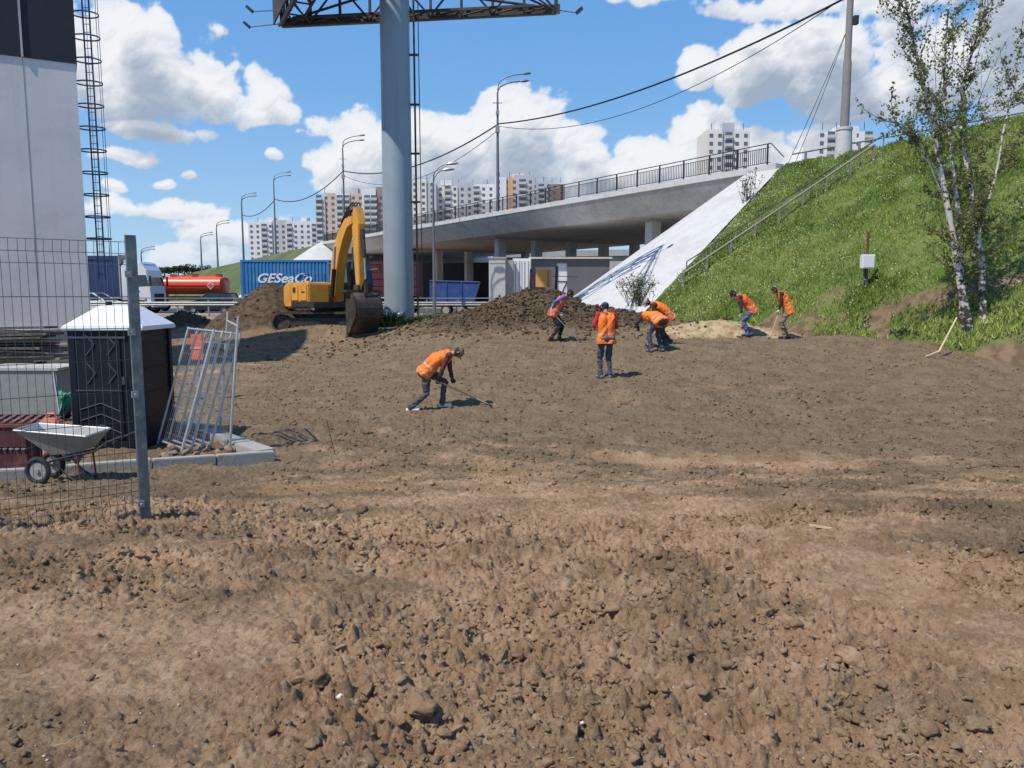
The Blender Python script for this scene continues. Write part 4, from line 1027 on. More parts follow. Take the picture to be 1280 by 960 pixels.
# orange jug
jg = P(65, 533, wb0.y+.9); gz = Hf(jg.x, jg.y); jz = P(65, 517, jg.y).z
jr = empty('jerrycan', (jg.x, jg.y, gz), 0, 'faded orange plastic can standing behind the wheelbarrow tray', 'can')
FO = mat('faded_orange', (.62, .22, .16), .6, var=.2)
mb = MB(); mb.box((0, 0, (jz-gz)/2-.03), (.24, .16, jz-gz-.06)); mb.build('can_body', FO, jr, bevel=.03)
mb = MB(); mb.tube([(-.07, 0, jz-gz-.06), (-.05, 0, jz-gz), (.05, 0, jz-gz), (.07, 0, jz-gz-.06)], .014, 6); mb.build('handle', FO, jr)
# marker rod in the soil
r_ = gp(421, 571); t_ = P(408, 524, r_.y+.1); mb = MB(); mb.tube([(0, 0, -.08), (t_-Vector((r_.x, r_.y, r_.z)))], .008, 6); o = mb.build('marker_rod', RUST); o.location = (r_.x, r_.y, r_.z); tag(o, 'thin rusty rod stuck slanting in the soil', 'rod')
# small wood chip and white stones
r_ = gp(1028, 664); mb = MB(); mb.box((0, 0, .0), (.17, .022, .012), (0, 0, R(-32))); o = mb.build('wood_stick', WOODL); o.location = (r_.x, r_.y, Hf(r_.x, r_.y)+float(detail(np.array([r_.x]), np.array([r_.y]))[0])+.02); tag(o, 'short pale split stick lying on the soil at the right', 'stick')
STW = mat('pale_stone', (.62, .60, .55), .8, var=.1)
for (px, py, s, lb) in ((425, 895, .022, 'white pebble in the lumpy foreground soil'), (727, 912, .013, 'tiny white pebble near the bottom of the picture')):
    r_ = gp(px, py); v, f = shp1[3]; o = npmesh('pebble', v*s, f, STW, smooth=False); o.location = (r_.x, r_.y, Hf(r_.x, r_.y)+float(detail(np.array([r_.x]), np.array([r_.y]))[0])+s*.6); tag(o, lb, 'pebble')

# ------------------------------------------------------------------ billboard mast
COLM = mat('mast_paint', (.30, .36, .41), .45, .1, var=.05, scale=.7, dirt=(.24, .27, .30), dscale=.9, damt=.35, streak=(.20, .22, .24, .4))
FRM = mat('billboard_steel', (.060, .050, .045), .7, .3, var=.35, scale=1.5, dirt=(.16, .13, .11), dscale=.8, damt=.6)
bbx, bby = P(499, 380, 34).x, 34.0; bbz = Hf(bbx, bby)
bb = empty('billboard', (bbx, bby, bbz), 0, 'huge three-sided billboard frame on a thick blue-grey round column', 'billboard')
zf = P(350, 31, 37).z-bbz
mb = MB(); mb.tube([(0, 0, -.3), (0, 0, zf+3.8)], [.64, .60], 40); mb.build('column', COLM, bb, smooth=True)
mb = MB(); mb.disc((0, 0, .1), (0, 0, 1), .95, .12, 24); mb.build('base_flange', COLM, bb)
for z_ in (3.1, 6.2, 9.3): mb = MB(); mb.tube([(0, 0, z_), (0, 0, z_+.035)], .64-.04*z_/15+.004, 40); mb.build('weld_seam', COLM, bb, smooth=True)
def L_(v): return Vector((v.x-bbx, v.y-bby, 0))
A3 = L_(P(352, 30, 37)); B3 = L_(P(695, 16, 35.3)); P3 = Vector((A3.x*.5+B3.x*.5-.2, -9.6, 0))
for i, (u_, v_) in enumerate(((A3, B3), (B3, P3), (P3, A3))):
    d_ = v_-u_; L = d_.length; t_ = d_.normalized(); nn = Vector((t_.y, -t_.x, 0)); 
    if nn.dot((u_+v_)/2) < 0: nn = -nn
    rot = Matrix.Rotation(math.atan2(t_.y, t_.x), 3, 'Z'); c_ = (u_+v_)/2
    if i == 2: mb = MB(); mb.box(c_+nn*.32+Vector((0, 0, zf+2.6)), (L+.3, .06, 5.2), rot); mb.build('display_panel', FRM, bb)
    elif i == 0: mb = MB(); mb.box(c_+nn*.32+Vector((0, 0, zf+.2)), (L+.3, .06, .40), rot); mb.build('base_board', FRM, bb)
    mb = MB()
    for z_ in ((0, 1.25, 2.5, 3.75, 5.1) if i == 2 else (0, 1.6)): mb.box(c_+Vector((0, 0, zf+z_)), (L, .12 if i != 1 else .05, .14 if i != 1 else .05), rot)
    if i != 1: mb.box(c_-nn*.75+Vector((0, 0, zf+.02)), (L*.86, .08, .10), rot)
    nb = 9 if i != 1 else 3
    for k in range(nb+1):
        q_ = u_+d_*(k/nb); hq = 5.1 if i == 2 else 1.6; mb.box(q_+Vector((0, 0, zf+hq/2)), (.10, .12, hq), rot)
        if k < nb:
            q2 = u_+d_*((k+1)/nb); mb.tube([q_+Vector((0, 0, zf)), q2-nn*.7+Vector((0, 0, zf))], .045, 5); mb.tube([q2+Vector((0, 0, zf)), q2-nn*.72+Vector((0, 0, zf))], .04, 5)
            mb.tube([q_-nn*.1+Vector((0, 0, zf+(0 if k % 2 else hq*.98))), q2-nn*.1+Vector((0, 0, zf+(hq*.98 if k % 2 else 0)))], .05, 5)
    mb.build('lattice', FRM, bb)
    mb = MB(); mb.tube([u_+nn*.1+Vector((0, 0, zf-.05)), v_+nn*.1+Vector((0, 0, zf-.05))], .07 if i != 1 else .025, 6); mb.build('bottom_rail', GALVD, bb)
mb = MB()
for q_ in (A3, B3, P3, (A3+B3)/2, (A3+P3)/2, (B3+P3)/2):
    mb.tube([Vector((0, 0, zf+.5)), q_+Vector((0, 0, zf+.1))], .055, 6)
mb.build('bracing', FRM, bb)
# floodlights on arms
for (u_, dx_, dy_) in ((A3, -1.55, .1), (A3*.86+P3*.14, -1.6, -.1), (A3*.72+P3*.28, -1.7, -.3), (B3, .95, .0)):
    mb = MB(); s_ = u_+Vector((0, 0, zf+.05)); e_ = s_+Vector((dx_, dy_, -.12)); mb.tube([s_, e_], .025, 5); ar = mb.build('light_arm', GALVD, bb)
    mb = MB(); mb.box(e_+Vector((-.05*(1 if dx_ < 0 else -1), 0, .10)), (.32, .22, .12), (0, R(40 if dx_ < 0 else -40), 0)); mb.build('floodlight', STEELD, ar)
mb = MB(); mb.tube([(.82, -.1, .4), (.80, -.1, zf)], .045, 6); mb.tube([(1.0, .1, 2.0), (.96, .1, zf)], .02, 5)
for z_ in [1.5+k*2.0 for k in range(6)]: mb.box((.72, -.05, z_), (.5, .08, .08)); 
mb.build('service_pipe', mat('rusty_pipe', (.07, .055, .05), .7, .2, var=.3), bb)

# ------------------------------------------------------------------ street lamps and cables
LP = mat('lamp_post_paint', (.17, .18, .19), .55, .4, var=.12, scale=2)
LH = mat('lamp_head', (.42, .44, .46), .4, .3, var=.05)
def lamp(base, h, label, arms=((1.9, .0, .9), (1.9, .6, .3)), r=.13, gear=True, conc=False, headm=LP):
    root = empty('street_lamp', base, 0, label, 'street lamp', 'street lamps along the roads')
    mb = MB(); mb.tube([(0, 0, -.4), (0, 0, h*.55), (0, 0, h-1.2)], [r, r*.72, r*.5], 10); mb.build('pole', LP, root, smooth=True)
    for (ax, ay, az) in arms:
        mb = MB(); pts = [(0, 0, h-1.2-.2), (0.02*ax, 0, h-1.2+az*.5)]+[(ax*(1-math.cos(t*1.35)), ay*t, h-1.2+az*.5+(1.0)*math.sin(t*1.35)*.9) for t in (.3, .6, .8, 1.0)]
        mb.tube(pts, r*.33, 6); ar = mb.build('arm', LP, root, smooth=True)
        e_ = Vector(pts[-1]); mb = MB(); mb.tube([e_+Vector((-.05, 0, -.02)), e_+Vector((.15, 0, .02)), e_+Vector((.5, 0, .05)), e_+Vector((.68, 0, .04))], [.05, .10, .10, .04], 8); mb.build('lamp_head', headm, ar, smooth=True)
    if gear:
        mb = MB(); zc = h*.62; mb.box((0, -.12, zc), (.34, .3, .5)); mb.box((0, -.1, zc+1.3), (.26, .24, .3)); mb.tube([(-.4, 0, zc+2.1), (.4, 0, zc+2.1)], .04, 6); mb.build('junction_box', GALV, root)
    return root
def roadpt(px):   # point of the overpass edge line seen at this column
    r = (px-640)/F; a = (Cn.x-r*Cn.y)/(r*dv.y-dv.x); return fr(a, -.2), a
tops = {}
for (px, py, lb) in ((620, 96, 'tall street lamp with a double curved arm on the overpass edge'), (432, 172, 'street lamp behind the tip of the excavator boom'), (347, 217, 'street lamp rising beside the white apartment block'), (307, 243, 'street lamp left of the white apartment block'), (275, 277, 'small distant street lamp left of the blue container'), (255, 292, 'far small street lamp above the orange tanker'), (178, 310, 'far street lamp seen just right of the fence post')):
    b0_, a_ = roadpt(px); s_ = -a_; z_ = TOP if s_ < SF else TOP-.017*min(300, s_-SF)
    if px < 200: b0_ = P(px, 350, 150); s_ = 150; z_ = CAMZ+3
    zt_ = P(px, py, b0_.y).z; base = Vector((b0_.x, b0_.y, z_)); h = zt_-z_
    lamp(base, h, lb, arms=((2.6, .0, 1.1), (2.4, .5, .2)), gear=(px in (620, 432)), r=.15 if s_ < 100 else .2); tops[px] = (base, h)
b0_ = P(543, 378, 49); b0_.z = Hf(b0_.x, 49); h = P(543, 206, 49).z-b0_.z
lamp(b0_, h, 'shorter street lamp with two pale heads in front of the overpass columns', arms=((1.15, 0, .75), (.8, .35, .15)), gear=False, r=.11, headm=LH)
# mast on the embankment with a white sleeve
b0_, a_ = roadpt(1056); b0_ = fr(a_, -1.3); b0_.z = TOP
b0_.x = P(1056, 150, b0_.y).x
mast = empty('utility_pole', b0_, 0, 'grey utility pole with a white concrete foot on top of the embankment', 'utility pole')
mb = MB(); mb.tube([(0, 0, 0), (0, 0, 4.3), (0, 0, 4.4), (0, 0, 13)], [.21, .19, .16, .13], 14); mb.build('pole', mat('weathered_pole', (.22, .20, .19), .85, var=.15, scale=2), mast, smooth=True)
mb = MB(); mb.tube([(0, 0, -.4), (0, 0, 1.25)], [.42, .34], 16); mb.tube([(0, 0, 1.2), (0, 0, 1.32)], [.38, .38], 16); mb.build('foot', CONCW, mast, smooth=True)
mb = MB(); mb.box((.22, -.15, 6.15), (.22, .25, .38)); mb.build('junction_box', STEELD, mast)
mtop = Vector((b0_.x, b0_.y, P(1040, -6, b0_.y).z))
CBL = mat('cable', (.015, .015, .017), .6, var=.05)
def cable(p, q, sag, r, label, nseg=24, cat='cable', group='overhead cables'):
    p = Vector(p); q = Vector(q); pts = []
    for i in range(nseg+1):
        t = i/nseg; v = p*(1-t)+q*t; v.z -= 4*sag*t*(1-t); pts.append(v-p)
    mb = MB(); mb.tube(pts, r, 5); o = mb.build('overhead_cable', CBL); o.location = p; tag(o, label, cat, group); return o
def at_lamp(px, py): b_, h_ = tops[px]; return Vector((b_.x+.1, b_.y-.1, P(px, py, b_.y).z))
cable(mtop, at_lamp(620, 155), 1.1, .055, 'thick black cable from the utility pole to the lamp on the overpass')
cable(mtop+Vector((0, 0, .1)), at_lamp(620, 158), 2.2, .022, 'thin cable hanging below the thick one left of the utility pole')
cable(at_lamp(620, 155), at_lamp(432, 214), 1.6, .06, 'thick cable passing behind the billboard column')
cable(at_lamp(620, 162), at_lamp(432, 220), 2.4, .025, 'thin slack cable passing behind the billboard column')
cable(at_lamp(432, 213), at_lamp(347, 249), 1.6, .06, 'sagging cable between the two lamps above the white apartments')
cable(at_lamp(347, 250), at_lamp(307, 269), 1.0, .06, 'last short sagging cable at the left end of the lamp row')
for dx_, lb in ((0, 'left guy wire from the utility pole down to the bridge end'), (.55, 'right guy wire from the utility pole down to the bridge end')):
    e_ = P(984+dx_*16, 206, 40.5); cable(Vector((b0_.x, b0_.y, P(1056, 30, b0_.y).z)), e_, .15, .014, lb, 8)

# ------------------------------------------------------------------ guardrail by the road
g0 = P(104, 378, 50.5); g1 = P(640, 378, 50.5)
gl = empty('guardrail', (g0.x, 50.5, Hf(g0.x, 50.5)), 0, 'long galvanised steel guardrail along the road in front of the vehicles', 'guardrail')
Lg = g1.x-g0.x
mb = MB(); mb.prism([(0, 0), (0, .3)], 0, 1) if False else None
prof = [(0, .66), (-.05, .72), (0, .78), (-.05, .86), (0, .92), (.012, .92), (-.036, .86), (.012, .78), (-.036, .72), (.012, .66)]
vs = []; n_ = len(prof)
for xx in (0, Lg): vs += [Vector((xx, y_, z_)) for y_, z_ in prof]
mb.add(vs, [tuple(range(n_)), tuple(range(n_, 2*n_))[::-1]]+[(i, i+n_, (i+1) % n_+n_, (i+1) % n_) for i in range(n_)]); mb.box((Lg/2, .0, 1.15), (Lg, .06, .06)); mb.build('beam', GALV, gl)
m0 = MB(); m0.box((0, .06, .52), (.08, .1, 1.3)); r0 = None
for i in range(int(Lg/2)+1):
    if r0 is None: r0 = m0.build('post', GALV, gl); q_ = r0
    else: q_ = r0.copy(); C.objects.link(q_)
    q_.location = (i*2.0, 0, Hf(g0.x+i*2, 50.5)-gl.location.z)

# ------------------------------------------------------------------ vehicles on the road
RZ = .254
WHP = mat('paint_white', (.72, .73, .74), .3, var=.03, spec=.5, coat=.3, dirt=(.45, .43, .40), dscale=1.5, damt=.3)
CHR = mat('chassis', (.03, .03, .032), .7, var=.2)
NAVY = mat('tarp_navy', (.030, .045, .13), .5, var=.12, scale=.8, bump=.3, bscale=2)
RED = mat('tank_orange', (.75, .085, .03), .35, var=.06, spec=.5, dirt=(.4, .12, .07), dscale=1.2, damt=.4)
CARD = mat('paint_dark', (.022, .024, .030), .25, var=.05, spec=.5, coat=.5)
LIT = mat('lamp_lens', (.55, .56, .56), .15, var=.05, spec=.7)
RLT = mat('lamp_red', (.45, .02, .02), .2, var=.05, spec=.6)
def truck_cab(parent, x0, x1, paint, hi=3.75, mirror=True):
    """front at x1 (towards +x), width 2.45 along y"""
    L = x1-x0; w = 2.44
    mb = MB(); mb.prism([(x0, .95), (x0, hi-.35), (x0+.5, hi), (x1-.75, hi-.02), (x1-.30, hi-.62), (x1-.06, 1.95), (x1, 1.2), (x1, .62), (x1-.35, .5), (x1-.50, .95)], -w/2, w/2); b = mb.build('cab', paint, parent, bevel=.05)
    mb = MB(); mb.prism([(x1-.95, 1.95), (x1-.95, 2.78), (x1-.33, 2.78), (x1-.13, 2.0)], -w/2-.012, -w/2+.05); mb.build('side_window', glassmat(), b)
    mb = MB(); mb.add([(x1-.045, -w/2+.12, 2.02), (x1-.045, w/2-.12, 2.02), (x1-.285, w/2-.16, 2.98), (x1-.285, -w/2+.16, 2.98), (x1-.075, -w/2+.12, 2.02), (x1-.075, w/2-.12, 2.02), (x1-.315, w/2-.16, 2.98), (x1-.315, -w/2+.16, 2.98)], [(0, 1, 2, 3), (7, 6, 5, 4), (0, 4, 5, 1), (1, 5, 6, 2), (2, 6, 7, 3), (3, 7, 4, 0)]); mb.build('windscreen', glassmat(), b)
    mb = MB(); mb.box((x1+.01, 0, 1.15), (.05, 1.5, .6)); mb.build('grille', CHR, b)
    mb = MB(); mb.box((x1+.02, 0, .62), (.16, w+.02, .32)); mb.build('bumper', paint, b, bevel=.03)
    for s_ in (-1, 1):
        mb = MB(); mb.box((x1+.04, s_*.95, .78), (.12, .36, .16)); mb.build('headlight', LIT, b)
        if mirror: mb = MB(); mb.box((x1+.02, s_*(w/2+.18), 2.35), (.10, .14, .75)); mb.build('mirror', CHR, b)
    mb = MB(); mb.box((x1-.95, -w/2-.012, 1.62), (.22, .03, .07)); mb.build('door_handle', CHR, b)
    mb = MB(); mb.prism([(x0+.05, hi-.25), (x0+.05, hi+.12), (x1-.9, hi+.02), (x1-.6, hi-.15)], -w/2+.25, w/2-.25); mb.build('wind_deflector', paint, b, bevel=.03)
def truck_wheels(parent, xs_, r=.5):
    for x_ in xs_:
        for s_ in (-1, 1): wheel(parent, (x_, s_*1.02, r), r, .32)
# white truck with a navy tarpaulin trailer
Yt = 58; xF = P(207, 380, Yt+1.0).x
tk = empty('truck', (xF-1.0, Yt, RZ), 0, 'white articulated truck with a dark blue tarpaulin trailer behind the toilet', 'truck')
truck_cab(tk, -1.15, 1.0, WHP); truck_wheels(tk, (.15, -3.0, -9.4, -10.7)); mb = MB(); mb.box((-6.2, 0, .95), (13, .9, .25)); mb.build('chassis', CHR, tk)
mb = MB(); xr = P(150, 340, Yt-1.2).x-tk.location.x; mb.box((xr-6.2, 0, (1.25+4.15)/2), (12.4, 2.5, 2.9)); tr_ = mb.build('trailer', NAVY, tk, bevel=.02)
mb = MB(); mb.box((xr-6.2, -1.27, 1.17), (12.4, .04, .16)); mb.box((xr-.02, 0, 2.7), (.08, 2.54, 3.05)); mb.build('trailer_frame', CONCD, tr_)
mb = MB()
for k in range(9): mb.box((xr-.9-k*1.35, -1.262, 2.7), (.05, .02, 2.8))
mb.build('tarp_strap', mat('strap_grey', (.08, .10, .2), .6), tr_)
# orange tanker
Yt = 66; xa = P(203, 360, Yt-1).x; xb = P(288, 360, Yt+1).x
tn = empty('tanker_truck', ((xa+xb)/2, Yt, RZ), 0, 'orange fuel tanker parked left of the blue container', 'tanker')
Lt = xb-xa; mb = MB()
vs = []; nn_ = 20
for x_, k in ((-Lt/2, .86), (-Lt/2+.12, 1), (Lt/2-.12, 1), (Lt/2, .86)):
    vs += [Vector((x_, 1.15*k*math.copysign(abs(math.cos(a_))**.75, math.cos(a_)), 2.15+.74*k*math.copysign(abs(math.sin(a_))**.85, math.sin(a_)))) for a_ in [2*math.pi*i/nn_ for i in range(nn_)]]
fs = [tuple(range(nn_)), tuple(range(3*nn_, 4*nn_))]+[(l*nn_+i, l*nn_+(i+1) % nn_, (l+1)*nn_+(i+1) % nn_, (l+1)*nn_+i) for l in range(3) for i in range(nn_)]
mb.add(vs, fs); tkb = mb.build('tank', RED, tn, smooth=True)
for x_ in (-1.9, -.1, 1.9): mb = MB(); mb.disc((x_, 0, 2.95), (0, 0, 1), .28, .22, 14); mb.build('hatch', STEELD, tkb)
mb = MB(); mb.box((0, -.5, 2.95), (Lt-.4, .04, .05)); mb.box((0, -1.16, 2.15), (Lt-.3, .03, .05)); mb.build('walkway_rail', RED, tkb)
mb = MB(); mb.box((Lt/2-.85, -1.165, 2.12), (.46, .02, .46), (0, R(45), 0)); sg = mb.build('hazard_sign', WHP, tkb)
mb = MB(); mb.box((Lt/2-.85, -1.18, 2.12), (.34, .012, .34), (0, R(45), 0)); mb.build('sign_centre', mat('sign_red', (.6, .12, .08), .5), sg)
mb = MB(); mb.box((-.6, 0, 1.1), (Lt+1, .9, .3)); mb.build('chassis', CHR, tn); truck_wheels(tn, (1.9, .7, -3.2))
truck_cab(tn, -Lt/2-2.6, -Lt/2-.4, RED, 2.9, False)
# cars
def car(Y, px0, px1, paint, label, face=-1, L=4.2, hgt_=1.5):
    xa = P(px0, 375, Y-.8).x; xb = P(px1, 375, Y-.8).x; root = empty('car', ((xa+xb)/2, Y, RZ), 0 if face > 0 else math.pi, label, 'car', 'cars on the road')
    k = (xb-xa)/4.2; w = 1.74; h = hgt_/1.5
    mb = MB(); mb.prism([(x*k, z*h) for x, z in ((-2.1, .35), (-2.1, .85), (-1.95, .98), (1.05, .98), (1.85, .80), (2.08, .62), (2.1, .32), (1.75, .24), (-1.8, .24))], -w/2, w/2); b = mb.build('body', paint, root, bevel=.06)
    mb = MB(); vs = []
    for y_, kk in ((-w/2+.06, 1), (w/2-.06, 1)):
        vs += [(x*k, y_, z*h) for x, z in ((-1.98, .95), (1.02, .95))]
    for y_ in (-w/2+.22, w/2-.22): vs += [(x*k, y_, z*h) for x, z in ((-1.72, 1.46), (.12, 1.49))]
    mb.add(vs, [(0, 1, 5, 4), (2, 6, 7, 3), (4, 5, 7, 6), (0, 4, 6, 2), (1, 3, 7, 5)]); gh = mb.build('glazing', glassmat(), b, bevel=.02)
    mb = MB(); mb.box((-.8*k, 0, 1.49*h), (1.9*k, w-.44, .05)); 
    for x0_, x1_ in ((-.9, -.85), (.10, 1.0), (-1.98, -1.74)):
        for s_ in (-1, 1): mb.tube([(x0_*k if x0_ != -1.98 else -1.74*k, s_*(w/2-.215), 1.48*h), (x1_*k if x0_ != -1.98 else -1.98*k, s_*(w/2-.055), .95*h)], .045, 5)
    mb.build('roof', paint, b)
    for s_ in (-1, 1):
        mb = MB(); mb.box((2.02*k, s_*.66, .66*h), (.14, .3, .14)); mb.build('headlight', LIT, b); mb = MB(); mb.box((-2.08*k, s_*.72, .8*h), (.06, .2, .22)); mb.build('tail_light', RLT, b)
        mb = MB(); mb.box((.78*k, s_*(w/2+.08), .98*h), (.12, .18, .12)); mb.build('mirror', paint, b)
        for x_ in (-1.28, 1.3): wheel(root, (x_*k, s_*(w/2-.1), .31), .31, .2, spokes=5)
    return root
car(58.5, 229, 292, CARD, 'dark hatchback car below the orange tanker', -1)
car(54.5, 78, 149, WHP, 'white car partly hidden by the white building edge', 1)
# container lorry
Yc_t = 57; xa = P(301, 350, Yc_t-1.2).x; xb = P(412, 350, Yc_t-1.2).x; z1 = P(340, 325, Yc_t-1.2).z; z0_ = z1-2.6
CB = mat('container_blue', (.035, .19, .42), .5, var=.12, scale=1.2, dirt=(.16, .28, .38), dscale=1.0, damt=.45)
lt = empty('container_lorry', ((xa+xb)/2, Yc_t, RZ), 0, 'flatbed lorry under the blue container, half hidden by the soil heap', 'truck')
hb_ = z0_-RZ; mb = MB(); mb.box((0, 0, hb_-.16), (xb-xa+.3, 2.4, .3)); mb.box((.8, 0, hb_-.5), (xb-xa+2.4, .9, .4)); mb.build('flatbed', CHR, lt); truck_wheels(lt, (-2.2, -1.0, 3.9)); truck_cab(lt, (xb-xa)/2+.35, (xb-xa)/2+2.3, CARD, 2.75, False)
ct = empty('shipping_container', ((xa+xb)/2, Yc_t, z0_+.01), 0, 'blue corrugated shipping container with slanted white lettering', 'shipping container')
Lc = xb-xa; 
def corr(L, n, amp=.05):
    pr = []
    for i in range(n):
        u0 = -L/2+L*i/n; d_ = L/n; pr += [(u0, 0), (u0+d_*.35, 0), (u0+d_*.5, amp), (u0+d_*.85, amp)]
    pr.append((L/2, 0)); return pr
mb = MB(); pr = corr(Lc-.3, 24); vs = []; 
for z_ in (.16, 2.44): vs += [(x, -1.20+y_, z_) for x, y_ in pr]
n_ = len(pr); mb.add(vs, [(i, i+1, i+1+n_, i+n_) for i in range(n_-1)]); vs2 = [(x, -y, z) for x, y, z in vs]; mb.add(vs2, [(i, i+n_, i+1+n_, i+1) for i in range(n_-1)]); mb.box((0, 0, 2.5), (Lc-.2, 2.3, .06)); mb.box((0, 0, .1), (Lc-.2, 2.3, .06)); mb.build('side_panels', CB, ct)
mb = MB()
for x_ in (-Lc/2+.08, Lc/2-.08):
    for y_ in (-1.17, 1.17): mb.box((x_, y_, 1.3), (.16, .12, 2.6))
for z_ in (.07, 2.53):
    for y_ in (-1.17, 1.17): mb.box((0, y_, z_), (Lc-.3, .11, .13))
    for x_ in (-Lc/2+.08, Lc/2-.08): mb.box((x_, 0, z_), (.14, 2.2, .13))
mb.build('frame', CB, ct)
CBL2 = mat('container_end', (.16, .32, .50), .6, var=.2, scale=2, dirt=(.4, .45, .48), dscale=1.5, damt=.6)
mb = MB(); mb.box((-Lc/2+.05, -.58, 1.3), (.05, 1.1, 2.3)); mb.box((-Lc/2+.05, .58, 1.3), (.05, 1.1, 2.3)); dd_ = mb.build('doors', CBL2, ct)
for y_ in (-.85, -.3, .3, .85): mb = MB(); mb.tube([(-Lc/2-.0, y_, .2), (-Lc/2-.0, y_, 2.4)], .02, 5); mb.build('lock_rod', GALV, dd_)
cu_ = bpy.data.curves.new('lettering', 'FONT'); cu_.body = 'GESeaCo'; cu_.size = 1.0; cu_.extrude = .012; cu_.shear = .35; cu_.offset = .022; cu_.align_x = 'LEFT'
tmp = bpy.data.objects.new('tmp', cu_); C.objects.link(tmp); bpy.context.view_layer.update()
me = bpy.data.meshes.new_from_object(tmp.evaluated_get(bpy.context.evaluated_depsgraph_get())); bpy.data.objects.remove(tmp)
xs_ = [v.co.x for v in me.vertices]; ys_ = [v.co.y for v in me.vertices]; wdt = max(xs_)-min(xs_); hgt2 = max(ys_)-min(ys_)
lx0 = P(322, 350, Yc_t-1.25).x-ct.location.x; lx1 = P(390, 350, Yc_t-1.25).x-ct.location.x
for v in me.vertices:
    x_ = (v.co.x-min(xs_))/wdt*(lx1-lx0)+lx0; z_ = (v.co.y-min(ys_))/hgt2*.66; v.co = (x_, -1.225+v.co.z*.5, 1.25-.0+z_-.3+.1)
me.materials.clear(); me.materials.append(WHP); o = bpy.data.objects.new('lettering', me); C.objects.link(o); o.parent = ct
zl = P(350, 353.5, Yc_t-1.2).z-ct.location.z
for v in me.vertices: v.co.z += zl-1.05
# maroon truck behind the column
MRP = mat('maroon_tarp', (.10, .022, .035), .6, var=.15, scale=1, bump=.3, bscale=2)
xa = P(463, 350, 55.8).x; xb = P(524, 350, 55.8).x; h_ = P(470, 327, 55.8).z-RZ
mt = empty('truck', ((xa+xb)/2, 57, RZ), 0, 'maroon covered truck parked behind the billboard column', 'truck')
mb = MB(); mb.box((0, 0, (1.2+h_)/2), (xb-xa, 2.4, h_-1.2)); b = mb.build('cargo_box', MRP, mt, bevel=.02)
mb = MB()
for k in range(5): mb.box((0, -1.215, 1.5+k*.5), (xb-xa, .02, .04))
mb.build('slat_rail', CHR, b); mb = MB(); mb.box((.3, 0, 1.0), (xb-xa+.6, .9, .3)); mb.build('chassis', CHR, mt); truck_wheels(mt, (-1.1, .9))
truck_cab(mt, (xb-xa)/2+.05, (xb-xa)/2+.35+.9, MRP, 2.3, False) if False else None
mb = MB(); mb.box((-(xb-xa)/2-.5, 0, 1.35), (.9, 2.2, 1.5)); cb_ = mb.build('cab', CARD, mt, bevel=.06); mb = MB(); mb.box((-(xb-xa)/2-.5, -1.11, 1.75), (.5, .02, .5)); mb.build('side_window', glassmat(), cb_)
# blue skip on a trailer
SKB = mat('skip_blue', (.030, .075, .24), .5, var=.12, scale=2, dirt=(.10, .12, .2), dscale=2, damt=.4)
Ys = 50.0+3; xa = P(537, 360, Ys-.9).x; xb = P(598, 360, Ys-.9).x; zb_ = P(560, 379, Ys-.9).z; zt_ = P(560, 351, Ys-.9).z
tr2 = empty('flat_trailer', ((xa+xb)/2, Ys, RZ), 0, 'low dark trailer carrying the blue skip beside the road', 'trailer')
mb = MB(); hh = zb_-RZ; mb.box((0, 0, hh-.1), (xb-xa+.4, 1.9, .18)); mb.tube([(-(xb-xa)/2, 0, hh-.15), (-(xb-xa)/2-1.2, 0, .45)], .05, 6); mb.build('bed', CHR, tr2)
for x_ in (-.55, .45):
    for s_ in (-1, 1): wheel(tr2, (x_, s_*.85, .36), .36, .22)
sk2 = empty('skip', ((xa+xb)/2, Ys, zb_), 0, 'blue open steel skip standing on a trailer under the overpass', 'skip')
Lk = xb-xa; hk = zt_-zb_; t_ = .05
pr_o = [(-Lk/2, 0), (-Lk/2, hk), (Lk/2+.05, hk*.94), (Lk/2-.35, 0)]
mb = MB(); mb.prism(pr_o, -.93, -.93+t_); mb.prism(pr_o, .93-t_, .93); mb.box((0-.17, 0, .03), (Lk-.36, 1.8, .06)); mb.box((-Lk/2+.03, 0, hk/2), (.06, 1.84, hk)); mb.add([(Lk/2+.05, -.9, hk*.94), (Lk/2+.05, .9, hk*.94), (Lk/2-.35, .9, 0), (Lk/2-.35, -.9, 0), (Lk/2-.01, -.9, hk*.94), (Lk/2-.01, .9, hk*.94), (Lk/2-.41, .9, 0), (Lk/2-.41, -.9, 0)], [(0, 1, 2, 3), (7, 6, 5, 4), (0, 4, 5, 1), (2, 6, 7, 3)]); mb.build('shell', SKB, sk2)
mb = MB(); 
for y_ in (-.95, .95): mb.tube([(-Lk/2, y_, hk), (Lk/2+.05, y_, hk*.94)], .045, 6)
for x_ in (-.5, .5): mb.box((x_, -.955, hk/2), (.07, .05, hk*.95))
mb.build('rim', SKB, sk2)
# site cabin, white container, grey shed
Yk = 54.0; CWH = mat('cabin_panel', (.50, .51, .50), .55, var=.06, scale=1, dirt=(.36, .34, .30), dscale=1, damt=.5)
def blockat(px0, px1, pyt, Y, dpt): 
    a_ = P(px0, pyt, Y); b_ = P(px1, pyt, Y); gz = Hf((a_.x+b_.x)/2, Y); return (a_.x+b_.x)/2, b_.x-a_.x, a_.z-gz, gz
cx, w_, h_, gz = blockat(611, 632, 323, 52.0, 2)
kb = empty('site_cabin', (cx, 52.0, gz), 0, 'narrow light grey site cabin beside the blue skip', 'cabin')
mb = MB(); mb.box((0, 1.2, h_/2), (w_, 2.4, h_)); mb.build('wall', CWH, kb, bevel=.02); mb = MB(); mb.box((0, 1.2, h_+.04), (w_+.1, 2.5, .1)); mb.build('roof', CONCD, kb)
mb = MB(); mb.box((0, -.01, h_-.3), (w_*.9, .03, .05)); mb.box((0, -.01, .5), (w_*.9, .03, .3)); mb.build('trim', CONCD, kb)
